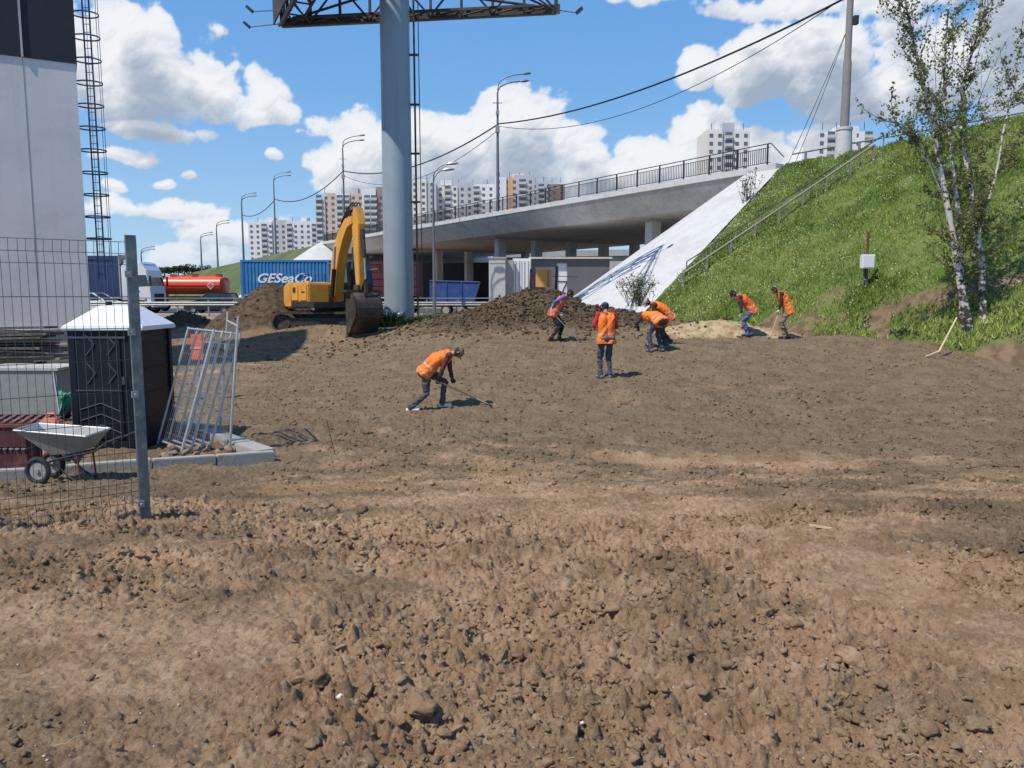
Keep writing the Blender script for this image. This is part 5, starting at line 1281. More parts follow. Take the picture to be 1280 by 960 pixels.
mb = MB(); mb.box((w_/2+.26, 1.5, h_/2-.04), (.5, 1.9, h_-.1)); mb.build('dark_side', CONCD, kb)  # the cabin's own darker side face, built as a separate grey box
cx, w_, h_, gz = blockat(641, 664, 323, 53.0, 2)
wc = empty('white_container', (cx, 53.0, gz), 0, 'white container doors with lock rods left of the grey shed', 'container')
mb = MB(); mb.box((0, 3.0, h_/2), (w_, 6, h_)); mb.build('body', WHP, wc, bevel=.02)
for s_ in (-1, 1):
    mb = MB(); mb.box((s_*w_*.24, -.03, h_/2), (w_*.44, .05, h_*.93)); d_ = mb.build('door', WHP, wc, bevel=.01)
    for q_ in (.14, .34): mb = MB(); mb.tube([(s_*w_*q_, -.08, h_*.08), (s_*w_*q_, -.08, h_*.95)], .022, 5); mb.build('lock_rod', CONCD, d_)
cx, w_, h_, gz = blockat(664, 762, 323.5, 54.0, 2)
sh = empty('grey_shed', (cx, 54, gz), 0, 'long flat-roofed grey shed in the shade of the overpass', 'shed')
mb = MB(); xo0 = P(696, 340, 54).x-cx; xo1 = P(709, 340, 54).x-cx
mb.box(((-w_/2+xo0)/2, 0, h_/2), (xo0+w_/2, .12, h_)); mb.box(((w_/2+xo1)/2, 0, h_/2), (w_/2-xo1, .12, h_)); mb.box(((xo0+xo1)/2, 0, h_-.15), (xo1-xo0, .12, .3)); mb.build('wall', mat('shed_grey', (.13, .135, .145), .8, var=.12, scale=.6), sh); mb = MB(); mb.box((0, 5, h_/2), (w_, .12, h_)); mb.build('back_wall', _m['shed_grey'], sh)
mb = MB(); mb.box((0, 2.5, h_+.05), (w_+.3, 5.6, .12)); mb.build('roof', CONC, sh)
mb = MB(); mb.box(((xo0+xo1)/2, .1, h_/2-.1), (xo1-xo0+.1, .06, h_-.3)); mb.build('door', WHP, sh); 
mb = MB(); mb.tube([(xo0, .04, h_*.6), (xo1, .04, h_*.6)], .03, 5); mb.tube([(xo0, .04, h_*.2), (xo1, .04, h_*.6)], .03, 5); mb.build('door_brace', STEELD, sh)
# orange box on posts on the bank
ob2 = P(680, 358, 29.6); gz = Hf(ob2.x, 29.6)
bx2 = empty('orange_barrier', (ob2.x, 29.6, gz), 0, 'orange board fixed between two dark posts on top of the soil bank', 'barrier')
z_a = P(680, 337, 29.6).z-gz; z_b = P(680, 359, 29.6).z-gz; 
mb = MB(); mb.box((-.02, 0, (z_a+z_b)/2), (.58, .14, z_a-z_b)); mb.box((.15, -.08, (z_a+z_b)/2), (.03, .02, (z_a-z_b)*.95)); mb.build('board', mat('orange_box', (.78, .36, .10), .6, var=.12, scale=5), bx2, bevel=.02)
for x_, zt_ in ((-.50, z_a+.02), (.46, z_a+.14)): mb = MB(); mb.box((x_, .05, zt_/2-.2), (.10, .08, zt_+.4), (0, .03, 0)); mb.build('post', STEELD, bx2)
mb = MB(); mb.tube([(-.5, .05, z_a-.22), (1.3, .4, z_a-.26)], .012, 5); mb.build('tape', STEELD, bx2)

# ------------------------------------------------------------------ excavator
YEL = mat('excavator_yellow', (.70, .33, .045), .45, var=.10, scale=1.5, dirt=(.36, .22, .09), dscale=2.0, damt=.5)
TRK = mat('track_steel', (.07, .062, .052), .7, .4, var=.3, scale=6, dirt=(.17, .13, .09), dscale=4, damt=.7)
BKT = mat('bucket_steel', (.060, .052, .045), .65, .4, var=.3, scale=2, dirt=(.20, .16, .11), dscale=2.2, damt=.6)
HOSE = mat('hose', (.02, .02, .02), .6)
ey = 32.2; ex = P(414, 400, ey).x; ez = P(415, 408, ey-.9).z
ez = Hf(ex, ey)-.20
hx, hy = .58, -.815
exc = empty('excavator', (ex, ey, ez), 0, 'yellow tracked excavator with its bucket lowered to the ground', 'excavator')
HR = Matrix.Rotation(math.atan2(hy, hx), 4, 'Z')
def EP(u, l, z): return (HR @ Vector((u, l, z)))
up_ = bpy.data.objects.new('upper_structure', None)
# tracks along world x
for s_ in (-1, 1):
    y_ = s_*1.05; pr = []
    for k in range(9): a_ = -math.pi/2-math.pi*k/8; pr.append((-1.65+.40*math.cos(a_), .42+.40*math.sin(a_)))
    for k in range(9): a_ = math.pi/2-math.pi*k/8; pr.append((1.65+.40*math.cos(a_), .42+.40*math.sin(a_)))
    mb = MB(); n_ = len(pr); y0, y1 = y_-.28, y_+.28; pi_ = [(x*.965, .42+(z-.42)*.84) for x, z in pr]
    vs = [(x, y0, z) for x, z in pr]+[(x, y1, z) for x, z in pr]+[(x, y0, z) for x, z in pi_]+[(x, y1, z) for x, z in pi_]
    fs = []
    for i in range(n_):
        j = (i+1) % n_; fs += [(i, j, j+n_, i+n_), (i+2*n_, i+3*n_, j+3*n_, j+2*n_), (i, i+2*n_, j+2*n_, j), (i+n_, j+n_, j+3*n_, i+3*n_)]
    mb.add(vs, fs)
    for i in range(24):
        x_ = -1.75+i*.152; mb.box((x_, y_, .835), (.11, .56, .03)); mb.box((x_, y_, .01), (.11, .56, .03))
    tr_ = mb.build('track', TRK, exc)
    for x_ in (-1.65, 1.65): mb = MB(); mb.disc((x_, y_, .42), (0, 1, 0), .30, .34, 16); mb.build('sprocket', TRK, tr_)
    for k in range(6): mb = MB(); mb.disc((-1.2+k*.48, y_, .2), (0, 1, 0), .12, .34, 12); mb.build('roller', TRK, tr_)
    mb = MB(); mb.box((0, y_, .45), (3.0, .3, .28)); mb.build('track_frame', STEELD, tr_)
mb = MB(); mb.box((0, 0, .55), (1.5, 1.7, .4)); mb.disc((0, 0, .85), (0, 0, 1), .65, .3, 24); mb.build('undercarriage', STEELD, exc)
def eprism(prof, l0, l1):   # profile (u,z), width along l
    mb = MB(); n = len(prof); vs = [EP(u, l0, z) for u, z in prof]+[EP(u, l1, z) for u, z in prof]
    mb.add(vs, [tuple(range(n)), tuple(range(n, 2*n))[::-1]]+[(i, i+n, (i+1) % n+n, (i+1) % n) for i in range(n)]); return mb
def ebox(c, d): 
    mb = MB(); mb.box(EP(*c), d, HR.to_3x3()); return mb
eprism([(-2.0, 1.0), (1.35, 1.0), (1.35, 1.22), (-2.0, 1.22)], -1.25, 1.25).build('turntable_deck', STEELD, exc, bevel=.02)
hz0 = 1.95
b = eprism([(-1.0, 1.2), (.9, 1.2), (.9, hz0), (.75, hz0+.05), (-1.0, hz0+.05)], -1.28, -.42).build('side_housing', YEL, exc, bevel=.04)
for k in range(2): ebox((-.55+k*.95, -1.30, 1.58), (.72, .03, .6)).build('access_panel', YEL, b, bevel=.01)
ebox((-.55, -1.32, 1.70), (.3, .02, .2)).build('vent', STEELD, b); ebox((.42, -1.32, 1.62), (.34, .02, .05)).build('sign', STEELD, b)
eprism([(-1.0, 1.2), (.2, 1.2), (.2, hz0), (-1.0, hz0+.05)], -.42, 1.2).build('engine_cover', YEL, exc, bevel=.03)
mb = MB(); pr = [(-1.0, .95), (-1.0, 2.0), (-1.75, 2.0), (-1.98, 1.85), (-2.02, 1.15), (-1.8, .95)]
eprism(pr, -1.27, 1.27).build('counterweight', YEL, exc, bevel=.08)
mb = MB(); mb.tube([EP(-.6, .3, 2.0), EP(-.6, .3, 2.35)], .06, 10); mb.build('exhaust', STEELD, exc)
# handrails
mb = MB()
for l_ in (-1.2, -.55): mb.tube([EP(.8, l_, 2.0), EP(.8, l_, 2.30), EP(-.2, l_, 2.30), EP(-.2, l_, 2.0)], .02, 5)
mb.build('handrail', STEELD, exc)
# cab
cbp = [(-.35, 1.2), (1.25, 1.2), (1.38, 1.9), (1.10, 2.82), (-.25, 2.86), (-.35, 2.4)]
cbo = eprism(cbp, .36, 1.28).build('cab', mat('cab_dark', (.045, .045, .05), .45), exc, bevel=.05)
eprism([(.15, 1.75), (1.18, 1.85), (.98, 2.66), (.15, 2.68)], 1.27, 1.30).build('side_window', glassmat(), cbo)
eprism([(-.1, 2.0), (.95, 2.0), (.85, 2.66), (-.1, 2.68)], .345, .37).build('side_window', glassmat(), cbo)
mb = MB(); q4 = [EP(1.40, .45, 1.95), EP(1.40, 1.19, 1.95), EP(1.14, 1.17, 2.72), EP(1.14, .47, 2.72)]; q5 = [v-EP(.05, 0, 0) for v in q4]
mb.add(q4+q5, [(0, 1, 2, 3), (7, 6, 5, 4), (0, 4, 5, 1), (1, 5, 6, 2), (2, 6, 7, 3), (3, 7, 4, 0)]); mb.build('windscreen', glassmat(), cbo)
mb = MB(); mb.tube([EP(1.2, 1.2, 2.5), EP(1.45, 1.5, 2.55)], .02, 5); mb.box(EP(1.45, 1.52, 2.5), (.16, .06, .3)); mb.build('mirror', STEELD, cbo); mb = MB(); mb.tube([EP(1.2, 1.2, 2.8), EP(1.3, 1.22, 3.0)], .02, 5); mb.disc(EP(1.3, 1.22, 3.02), (0, 0, 1), .08, .1, 10); mb.build('beacon', STEELD, cbo)
# boom, fitted to the height of the photographed boom tip
tipz = P(447, 262, ey-2.9).z-ez
def curve_box(cent, hw, wids, name, m, n=None):
    """swept box along (u,z) polyline with given depths"""
    mb = MB(); vs = []; N_ = len(cent)
    for i, (u, z) in enumerate(cent):
        a_ = Vector(cent[max(0, i-1)]); b_ = Vector(cent[min(N_-1, i+1)]); t_ = (b_-a_).normalized(); nn = Vector((-t_.y, t_.x)); w_ = wids[i]/2
        for sg, l_ in ((1, -hw), (1, hw), (-1, hw), (-1, -hw)): vs.append(EP(u+nn.x*w_*sg, l_-.05, z+nn.y*w_*sg))
    fs = [(3, 2, 1, 0), tuple(4*(N_-1)+k for k in range(4))]+[(4*i+k, 4*i+(k+1) % 4, 4*i+4+(k+1) % 4, 4*i+4+k) for i in range(N_-1) for k in range(4)]
    mb.add(vs, fs); return mb.build(name, m, exc, bevel=.025)
T_ = tipz
cent = [(.75, 1.45), (.80, 2.0), (.95, 2.6), (1.22, 3.2), (1.65, 3.75), (2.2, 4.2), (2.75, T_-.32)]
curve_box(cent, .19, [.38, .52, .62, .64, .56, .42, .30], 'boom', YEL)
st = [(2.95, T_+.12), (2.95, T_-.5), (2.98, T_-1.4), (3.05, 2.0), (3.10, 1.55)]
sto = curve_box(st, .14, [.30, .62, .50, .34, .24], 'stick', YEL)
def rod(p, q, r, name, m, par=exc):
    mb = MB(); mb.tube([EP(*p), EP(*q)], r, 10); return mb.build(name, m, par, smooth=True)
for l_ in (-.42, .32):
    c_ = rod((1.15, l_, 1.4), (1.42, l_, 2.5), .085, 'boom_cylinder', HOSE); rod((1.42, l_, 2.5), (1.58, l_, 3.35), .045, 'piston', GALV, c_)
c_ = rod((1.5, -.05, 4.30), (2.2, -.05, T_+.12), .085, 'stick_cylinder', STEELD); rod((2.2, -.05, T_+.12), (2.85, -.05, T_+.16), .04, 'piston', GALV, c_)
c_ = rod((3.32, -.05, T_-.7), (3.42, -.05, 2.9), .075, 'bucket_cylinder', STEELD); rod((3.42, -.05, 2.9), (3.48, -.05, 2.05), .04, 'piston', GALV, c_)
mb = MB(); mb.tube([EP(3.1, -.05, 1.6), EP(3.5, -.05, 2.05), EP(3.45, -.05, 1.35)], .07, 6); mb.build('linkage', STEELD, exc)
mb = MB()
for l_ in (-.12, .0, .1): mb.tube([EP(1.0, l_, 2.2), EP(.85, l_, 3.1), EP(1.4, l_, 4.1), EP(2.1, l_, 4.75), EP(2.7, l_, T_+.35), EP(3.0, l_, T_-.2)], .028, 5)
mb.build('hoses', HOSE, exc)
# bucket: open side towards the machine, worn curved back towards us
bz1 = 1.62; cu_p = []
for k in range(9):
    a_ = R(95)-R(190)*k/8*0.62; cu_p.append((3.05+.62*math.cos(a_), .95+.68*math.sin(a_)))
prof = [(2.75, 1.58)]+cu_p+[(3.05, .08), (2.75, .0)]
inn = [(u-(.05 if u > 2.9 else 0), z-.0) for u, z in prof]
hwB = .55
mb = MB()
n_ = len(prof); pin = [(u-.05, z-(.03 if i < 3 else 0)+(.03 if i > 8 else 0)) for i, (u, z) in enumerate(prof)]
vs = [EP(u, -hwB, z) for u, z in prof]+[EP(u, hwB, z) for u, z in prof]+[EP(u, -hwB, z) for u, z in pin]+[EP(u, hwB, z) for u, z in pin]
fs = []
for i in range(n_-1): fs += [(i, i+1, i+1+n_, i+n_), (i+2*n_, i+3*n_, i+1+3*n_, i+1+2*n_), (i, i+2*n_, i+1+2*n_, i+1), (i+n_, i+1+n_, i+1+3*n_, i+3*n_)]
fs += [(0, n_, 3*n_, 2*n_), (n_-1, 3*n_-1, 4*n_-1, 2*n_-1)]
mb.add(vs, fs); 
for l_ in (-hwB, hwB-.05):
    m2 = [(u, z) for u, z in prof]; nn_ = len(m2); vs = [EP(u, l_, z) for u, z in m2]+[EP(u, l_+.05, z) for u, z in m2]
    mb.add(vs, [tuple(range(nn_)), tuple(range(nn_, 2*nn_))[::-1]]+[(i, i+nn_, (i+1) % nn_+nn_, (i+1) % nn_) for i in range(nn_)])
bk = mb.build('bucket', BKT, exc)
mb = MB(); mb.box(EP(3.0, 0, 1.64), (.5, 1.44, .1), HR.to_3x3()); mb.build('bucket_lip', TRK, bk, bevel=.02)
for l_ in (-.22, .14): mb = MB(); mb.box(EP(3.05, l_, 1.70), (.42, .06, .36), HR.to_3x3()); mb.build('lug', BKT, bk)
for k in range(5): mb = MB(); mb.box(EP(2.82, -.6+k*.3, -.02), (.14, .09, .08), HR.to_3x3()); mb.build('tooth', GALV, bk)

# ------------------------------------------------------------------ electric box on the slope
g_ = gp(1083, 372); d_ = ray(1083, 362)
def hillpt(px, py):
    d = ray(px, py)
    for t in np.arange(20, 60, .02):
        p = Vector((0, 0, CAMZ))+d*float(t); rel = p-Cn; a_ = rel.dot(dv); b_ = rel.dot(nv)
        if a_ > 0 and hill_z(np.array([a_]), np.array([b_]))[0]+.0 > p.z: return p
    return p
hp = hillpt(1083, 363)
eb = empty('meter_box', hp, 0, 'white electric box on a dark post standing in the slope grass', 'electric box')
k_ = hp.y/F; zt_ = P(1084, 290, hp.y).z-hp.z; z1_ = P(1084, 336, hp.y).z-hp.z; z2_ = P(1084, 318, hp.y).z-hp.z
mb = MB(); mb.tube([(.02, .12, -.3), (.0, .12, z1_+.1)], .075, 8); mb.tube([(-.09, .05, -.2), (-.08, .05, z1_)], .03, 6); mb.build('post', mat('post_grey', (.10, .105, .10), .7, var=.3), eb)
mb = MB(); mb.tube([(.03, .14, z1_-.2), (.03, .14, zt_)], .045, 8); mb.build('upper_post', mat('rusty_post', (.14, .055, .035), .8, var=.2), eb)
mb = MB(); mb.box((-.01, 0, (z1_+z2_)/2), (.44, .2, z2_-z1_)); b = mb.build('box', WHP, eb, bevel=.02)
mb = MB(); mb.box((-.01, -.11, (z1_+z2_)/2), (.36, .02, (z2_-z1_)*.84)); mb.build('door', WHP, b, bevel=.006)
# stair rails up the slope
PIP = mat('rail_pipe', (.25, .24, .19), .6, .2, var=.15, dirt=(.2, .16, .1), dscale=4)
def hz(a_, b_): return float(hill_z(np.array([a_]), np.array([b_]))[0])
for (pa, pb2, hh, r_, m_, lb) in (((853, 360), (1092, 199), .62, .050, PIP, 'pale pipe handrail on short posts climbing the grassy slope'), ((858, 344), (1104, 186), .60, .028, STEELD, 'thin dark handrail climbing the slope beside the pale one')):
    A_ = hillpt(*pa); B_ = hillpt(*pb2); root = empty('stair_handrail', A_, 0, lb, 'handrail', 'handrails on the slope')
    pts = []
    for i in range(9):
        q_ = A_.lerp(B_, i/8); rel = q_-Cn; q_.z = hz(rel.dot(dv), rel.dot(nv)); pts.append(q_-A_)
    mb = MB(); mb.tube([p+Vector((0, 0, hh)) for p in pts], r_, 6); mb.build('rail', m_, root)
    for i in range(0, 9): mb = MB(); mb.box(pts[i]+Vector((0, 0, hh/2-.15)), (.09 if r_ > .04 else .05, .09 if r_ > .04 else .05, hh+.3)); mb.build('post', PIP, root)

# ------------------------------------------------------------------ people
SKIN = mat('skin', (.42, .22, .15), .6, var=.06); GLOVE = mat('glove_white', (.6, .58, .52), .9, var=.1); GLOVED = mat('glove_dark', (.05, .04, .04), .9)
ORV = mat('vest_orange', (.86, .20, .025), .75, var=.14, scale=7, bump=.9, bscale=11, dirt=(.45, .16, .06), dscale=5, damt=.55); ORR = mat('vest_red_orange', (.80, .13, .035), .75, var=.14, scale=7, bump=.9, bscale=11, dirt=(.45, .16, .06), dscale=5, damt=.55)
REF = mat('reflective_tape', (.50, .42, .34), .5, var=.15)
def cloth(n, c): return mat(n, c, .85, var=.16, scale=9, bump=.5, bscale=14)
HAIR = cloth('hair_dark', (.035, .025, .02))
def capsule(mb, a, b, ra, rb, n=14, mi=0, sq=None):
    a = Vector(a); b = Vector(b); t = b-a; L = t.length; t = t.normalized() if L > 1e-6 else Vector((0, 0, 1))
    pts = []; rs = []
    for k in range(5): an = math.pi/2*(1-k/4.); pts.append(a-t*ra*math.sin(an)); rs.append(max(ra*math.cos(an), ra*.05))
    for k in range(1, 6): an = math.pi/2*(k-1)/4.; pts.append(b+t*rb*math.sin(an)); rs.append(max(rb*math.cos(an), rb*.05))
    mb.tube(pts, rs, n, mi)
def ik(a, b, l1, l2, pole):
    a = Vector(a); b = Vector(b); d = b-a; L = min(d.length, (l1+l2)*.995); t = d.normalized(); x = (l1*l1-l2*l2+L*L)/(2*L); h = math.sqrt(max(l1*l1-x*x, 0))
    p = Vector(pole); p = (p-t*p.dot(t)).normalized(); return a+t*x+p*h, a+t*L
def remesh(mb, name, voxel, smooth_it=2):
    me = bpy.data.meshes.new(name+'_src'); me.from_pydata(mb.v, [], mb.f); me.update()
    bm = bmesh.new(); bm.from_mesh(me); bmesh.ops.recalc_face_normals(bm, faces=bm.faces); bm.to_mesh(me); bm.free()
    o = bpy.data.objects.new(name+'_src', me); C.objects.link(o)
    m = o.modifiers.new('r', 'REMESH'); m.mode = 'VOXEL'; m.voxel_size = voxel
    if smooth_it: q = o.modifiers.new('s', 'SMOOTH'); q.factor = .5; q.iterations = smooth_it
    bpy.context.view_layer.update()
    out = bpy.data.meshes.new_from_object(o.evaluated_get(bpy.context.evaluated_depsgraph_get()))
    bpy.data.objects.remove(o); bpy.data.meshes.remove(me); out.name = name; return out
def person(px, py, yaw, label, sp, tool=None):
    """local frame: +x faces forward, +y left, z up; sp holds the pose"""
    g_ = gp(px, py); root = empty('person', (g_.x, g_.y, Hf(g_.x, g_.y)+.01), yaw, label, 'person', 'workers in orange vests')
    S = []   # (a,b,ra,rb,mat)
    def seg(a, b, ra, rb, m): S.append((Vector(a), Vector(b), ra, rb, m))
    pel = Vector(sp['pel']); ln = R(sp['lean']); tw = sp.get('side', 0)
    up1 = Vector((math.sin(ln*.75), tw*.5, math.cos(ln*.75))).normalized(); up2 = Vector((math.sin(ln*1.12), tw, math.cos(ln*1.12))).normalized()
    mid = pel+up1*.24; chest = mid+up2*.20; neck = chest+up2*.13
    hl = R(sp.get('head', sp['lean']+15)); hd = Vector((math.sin(hl), sp.get('hside', 0), math.cos(hl))).normalized(); head = neck+up2*.05+hd*.135
    lat = Vector((0, 1, 0))
    for s_ in (-1, 1):
        seg(pel+lat*.075*s_, mid+lat*.07*s_, .125, .115, 'shirt'); seg(mid+lat*.07*s_, chest+lat*.085*s_, .115, .118, 'shirt'); seg(chest+lat*.08*s_, neck+lat*.10*s_-up2*.02, .105, .07, 'shirt')
    sh = [neck-up2*.02+lat*.185*s_ for s_ in (1, -1)]; seg(sh[0], sh[1], .068, .068, 'shirt')
    hip = [pel+lat*.095*s_-up1*.02 for s_ in (1, -1)]; seg(pel+lat*.08-up1*.03-Vector((.03, 0, 0)), pel-lat*.08-up1*.03-Vector((.03, 0, 0)), .125, .125, 'trousers')
    seg(neck-up2*.02, head-hd*.05, .055, .05, 'skin')
    fc = Vector((math.cos(hl), 0, -math.sin(hl)))   # face direction
    seg(head-fc*.015+hd*.03, head+fc*.012-hd*.03, .092, .078, 'hair'); seg(head+fc*.025-hd*.05, head+fc*.032-hd*.075, .058, .044, 'skin'); seg(head+fc*.04+hd*.03, head+fc*.035-hd*.03, .068, .066, 'skin')
    seg(head+fc*.10+hd*.012, head+fc*.118-hd*.014, .010, .015, 'skin')    # nose
    for s_ in (-1, 1): seg(head+lat*.088*s_+hd*.012, head+lat*.09*s_-hd*.022, .014, .011, 'skin'); seg(head+fc*.094+lat*.03*s_+hd*.026, head+fc*.096+lat*.034*s_+hd*.026, .009, .009, 'hair')
    seg(head+fc*.088-lat*.02-hd*.052, head+fc*.088+lat*.02-hd*.052, .009, .009, 'skin')
    for k, s_ in enumerate((1, -1)):
        ft = Vector(sp['feet'][k]); an = ft+Vector((-.0, 0, .09)); kn, an = ik(hip[k], an, .44, .43, sp.get('kpole', (1, 0, .1)))
        seg(hip[k], kn, .098, .070, 'trousers'); seg(kn, an, .068, .052, 'trousers'); seg(an+Vector((-.0, 0, .02)), an+Vector((0, 0, -.02)), .060, .056, 'trousers')
        fa = sp.get('toe', (0, 0))[k]; fx = Vector((math.cos(fa), math.sin(fa), 0)); b_ = Vector((an.x, an.y, ft.z+.045)); seg(b_-fx*.05, b_+fx*.15, .046, .040, 'shoes'); seg(b_+fx*.02, b_+Vector((0, 0, .06)), .045, .045, 'shoes')
    tp = tq = None
    if tool: tp = Vector(tool['top']); tq = Vector(tool['tip']); td = (tq-tp).normalized()
    for k in (0, 1):
        hp_ = sp['hands'][k]
        if isinstance(hp_, (int, float)): h_ = tp+(tq-tp)*hp_; hdir = td
        else: h_ = Vector(hp_); hdir = None
        pole = sp.get('apole', ((-.5, .5, -.8), (-.5, -.5, -.8)))[k]
        el_, wr = ik(sh[k], h_, .29, .30, pole); fw = (wr-el_).normalized(); wr2 = wr-fw*.075
        sl = sp.get('slv', 'sleeve'); seg(sh[k], el_, .060, .048, sl); seg(el_, wr2-fw*.03, .046, .034, sp.get('fore', sl)); seg(wr2-fw*.05, wr2, .028, .026, 'hand')
        hc = wr; ax = hdir if hdir is not None else fw.cross(Vector((0, 0, 1))).normalized()
        side = fw.cross(ax); side = side.normalized() if side.length > .05 else Vector((0, 0, 1)); ax2 = side.cross(fw).normalized()
        for j in range(4):   # palm bars + fingers closing round the handle
            o_ = ax2*((j-1.5)*.021); seg(wr2+o_*.7, wr2+fw*.055+o_, .017, .014, 'hand')
            ln_ = (.9, 1.0, .96, .8)[j]; p0 = wr2+fw*.06+o_; p1_ = p0+(fw*.030+side*.016)*ln_; p2_ = p1_+(fw*.006+side*.030)*ln_; p3_ = p2_+(-fw*.022+side*.012)*ln_
            seg(p0, p1_, .0115, .0105, 'hand'); seg(p1_, p2_, .0105, .0095, 'hand'); seg(p2_, p3_, .0095, .0085, 'hand')
        t0 = wr2+fw*.012+ax2*.034; t1_ = t0+fw*.022+ax2*.018+side*.016; t2_ = t1_+fw*.022-ax2*.008+side*.026
        seg(t0, t1_, .0135, .012, 'hand'); seg(t1_, t2_, .012, .0095, 'hand')
    mb = MB()
    for a, b, ra, rb, m in S: capsule(mb, a, b, ra, rb)
    me = remesh(mb, 'body', .0095)
    keys = ['shirt', 'sleeve', 'trousers', 'shoes', 'skin', 'hand', 'hair', 'forearm']; mats = [sp['mats'].get(k, sp['mats'].get({'sleeve': 'shirt', 'hand': 'skin', 'forearm': 'sleeve'}.get(k, k), SKIN if k in ('skin', 'hand') else HAIR)) for k in keys]
    for m in mats: me.materials.append(m)
    n = len(me.polygons); cc = np.empty(n*3, dtype=np.float32); me.polygons.foreach_get('center', cc); cc = cc.reshape(-1, 3)
    best = np.full(n, 1e9); mi = np.zeros(n, dtype=np.int32)
    for a, b, ra, rb, m in S:
        A = np.array(a); D = np.array(b-a); LL = max(D@D, 1e-9); t = np.clip((cc-A)@D/LL, 0, 1); d = np.linalg.norm(cc-(A+t[:, None]*D), axis=1)-(ra+(rb-ra)*t)
        q = d < best; best[q] = d[q]; mi[q] = keys.index(m)
    me.polygons.foreach_set('material_index', mi); me.polygons.foreach_set('use_smooth', np.ones(n, dtype=bool))
    # fold the cloth a little
    nv_ = len(me.vertices); co = np.empty(nv_*3, dtype=np.float32); me.vertices.foreach_get('co', co); co = co.reshape(-1, 3)
    no = np.empty(nv_*3, dtype=np.float32); me.vertex_normals.foreach_get('vector', no); no = no.reshape(-1, 3)
    w_ = (co[:, 2] < pel.z-.02)&(co[:, 2] > .1); f_ = fbm(co[:, 0]*9+co[:, 1]*7, co[:, 2]*17, 3, int(px)); amp = np.where(w_, .022, .0)
    co = co+no*(f_*amp*1.5)[:, None]; me.vertices.foreach_set('co', co.ravel()); me.update()
    body = bpy.data.objects.new('body', me); C.objects.link(body); body.parent = root
    # vest
    mb = MB(); V_ = []
    for a, b, ra, rb, m in S[:6]: V_.append((a, b, ra, rb))
    hem = -up1*.12
    for s_ in (-1, 1): V_.append((pel+lat*.075*s_+hem, pel+lat*.075*s_, .138, .132))
    for s_ in (-1, 1): V_.append((neck-up2*.03+lat*.12*s_, chest+lat*.11*s_, .070, .095))
    for a, b, ra, rb in V_: capsule(mb, a, b, ra+.022, rb+.022)
    ve = remesh(mb, 'vest', .013); ve.materials.append(sp['mats'].get('vest', ORV)); ve.materials.append(REF)
    # trim to a sharp hem and neck
    bm = bmesh.new(); bm.from_mesh(ve)
    for pco, pno in ((pel+hem*1.05, -up1), (neck+up2*.035, up2)):
        bmesh.ops.bisect_plane(bm, geom=bm.verts[:]+bm.edges[:]+bm.faces[:], plane_co=pco, plane_no=pno, clear_outer=True)
        ed = [e for e in bm.edges if e.is_boundary]; 
        if ed: bmesh.ops.holes_fill(bm, edges=ed)
    L1 = up1
    for f in bm.faces:
        c_ = f.calc_center_median(); h = (c_-pel).dot(up1); f.smooth = True
        if (-.055 < h < -.03) or (.085 < h < .11): f.material_index = 1
    bm.to_mesh(ve); bm.free(); nv_ = len(ve.vertices); co = np.empty(nv_*3, dtype=np.float32); ve.vertices.foreach_get('co', co); co = co.reshape(-1, 3); no = np.empty(nv_*3, dtype=np.float32); ve.vertex_normals.foreach_get('vector', no); no = no.reshape(-1, 3)
    co = co+no*(.034*fbm(co[:, 0]*11, co[:, 2]*9+co[:, 1]*12, 3, int(px)+3))[:, None]; ve.vertices.foreach_set('co', co.ravel()); ve.update()
    vo_ = bpy.data.objects.new('vest', ve); C.objects.link(vo_); vo_.parent = root
    # cap
    if 'cap' in sp:
        mb = MB(); cb = head+hd*.035-fc*.005; vs = []; rn = 18; lv = 6
        sd_ = lat
        for i in range(lv):
            a_ = math.pi/2*i/(lv-1)
            for j in range(rn):
                b_ = 2*math.pi*j/rn; vs.append(cb+fc*(.108*math.cos(a_)*math.cos(b_))+sd_*(.100*math.cos(a_)*math.sin(b_))+hd*(.090*math.sin(a_)-.005))
        fs = [(i*rn+j, i*rn+(j+1) % rn, (i+1)*rn+(j+1) % rn, (i+1)*rn+j) for i in range(lv-1) for j in range(rn)]+[tuple(range(rn))]
        mb.add(vs, fs)
        vs = []; 
        for t in range(9):
            b_ = math.pi*(t/8-.5)*.75; vs.append(cb+fc*(.100*math.cos(b_))+sd_*(.095*math.sin(b_))+hd*.004); 
        for t in range(9):
            b_ = math.pi*(t/8-.5)*.75; vs.append(cb+fc*(.100+.075*math.cos(b_))+sd_*(.090*math.sin(b_))-hd*.018)
        mb.add(vs+[v-hd*.008 for v in vs], [(t, t+1, t+10, t+9) for t in range(8)]+[(t+18, t+27, t+28, t+19) for t in range(8)]+[(t+9, t+10, t+28, t+27) for t in range(8)])
        mb.build('cap', sp['cap'], root, smooth=True)
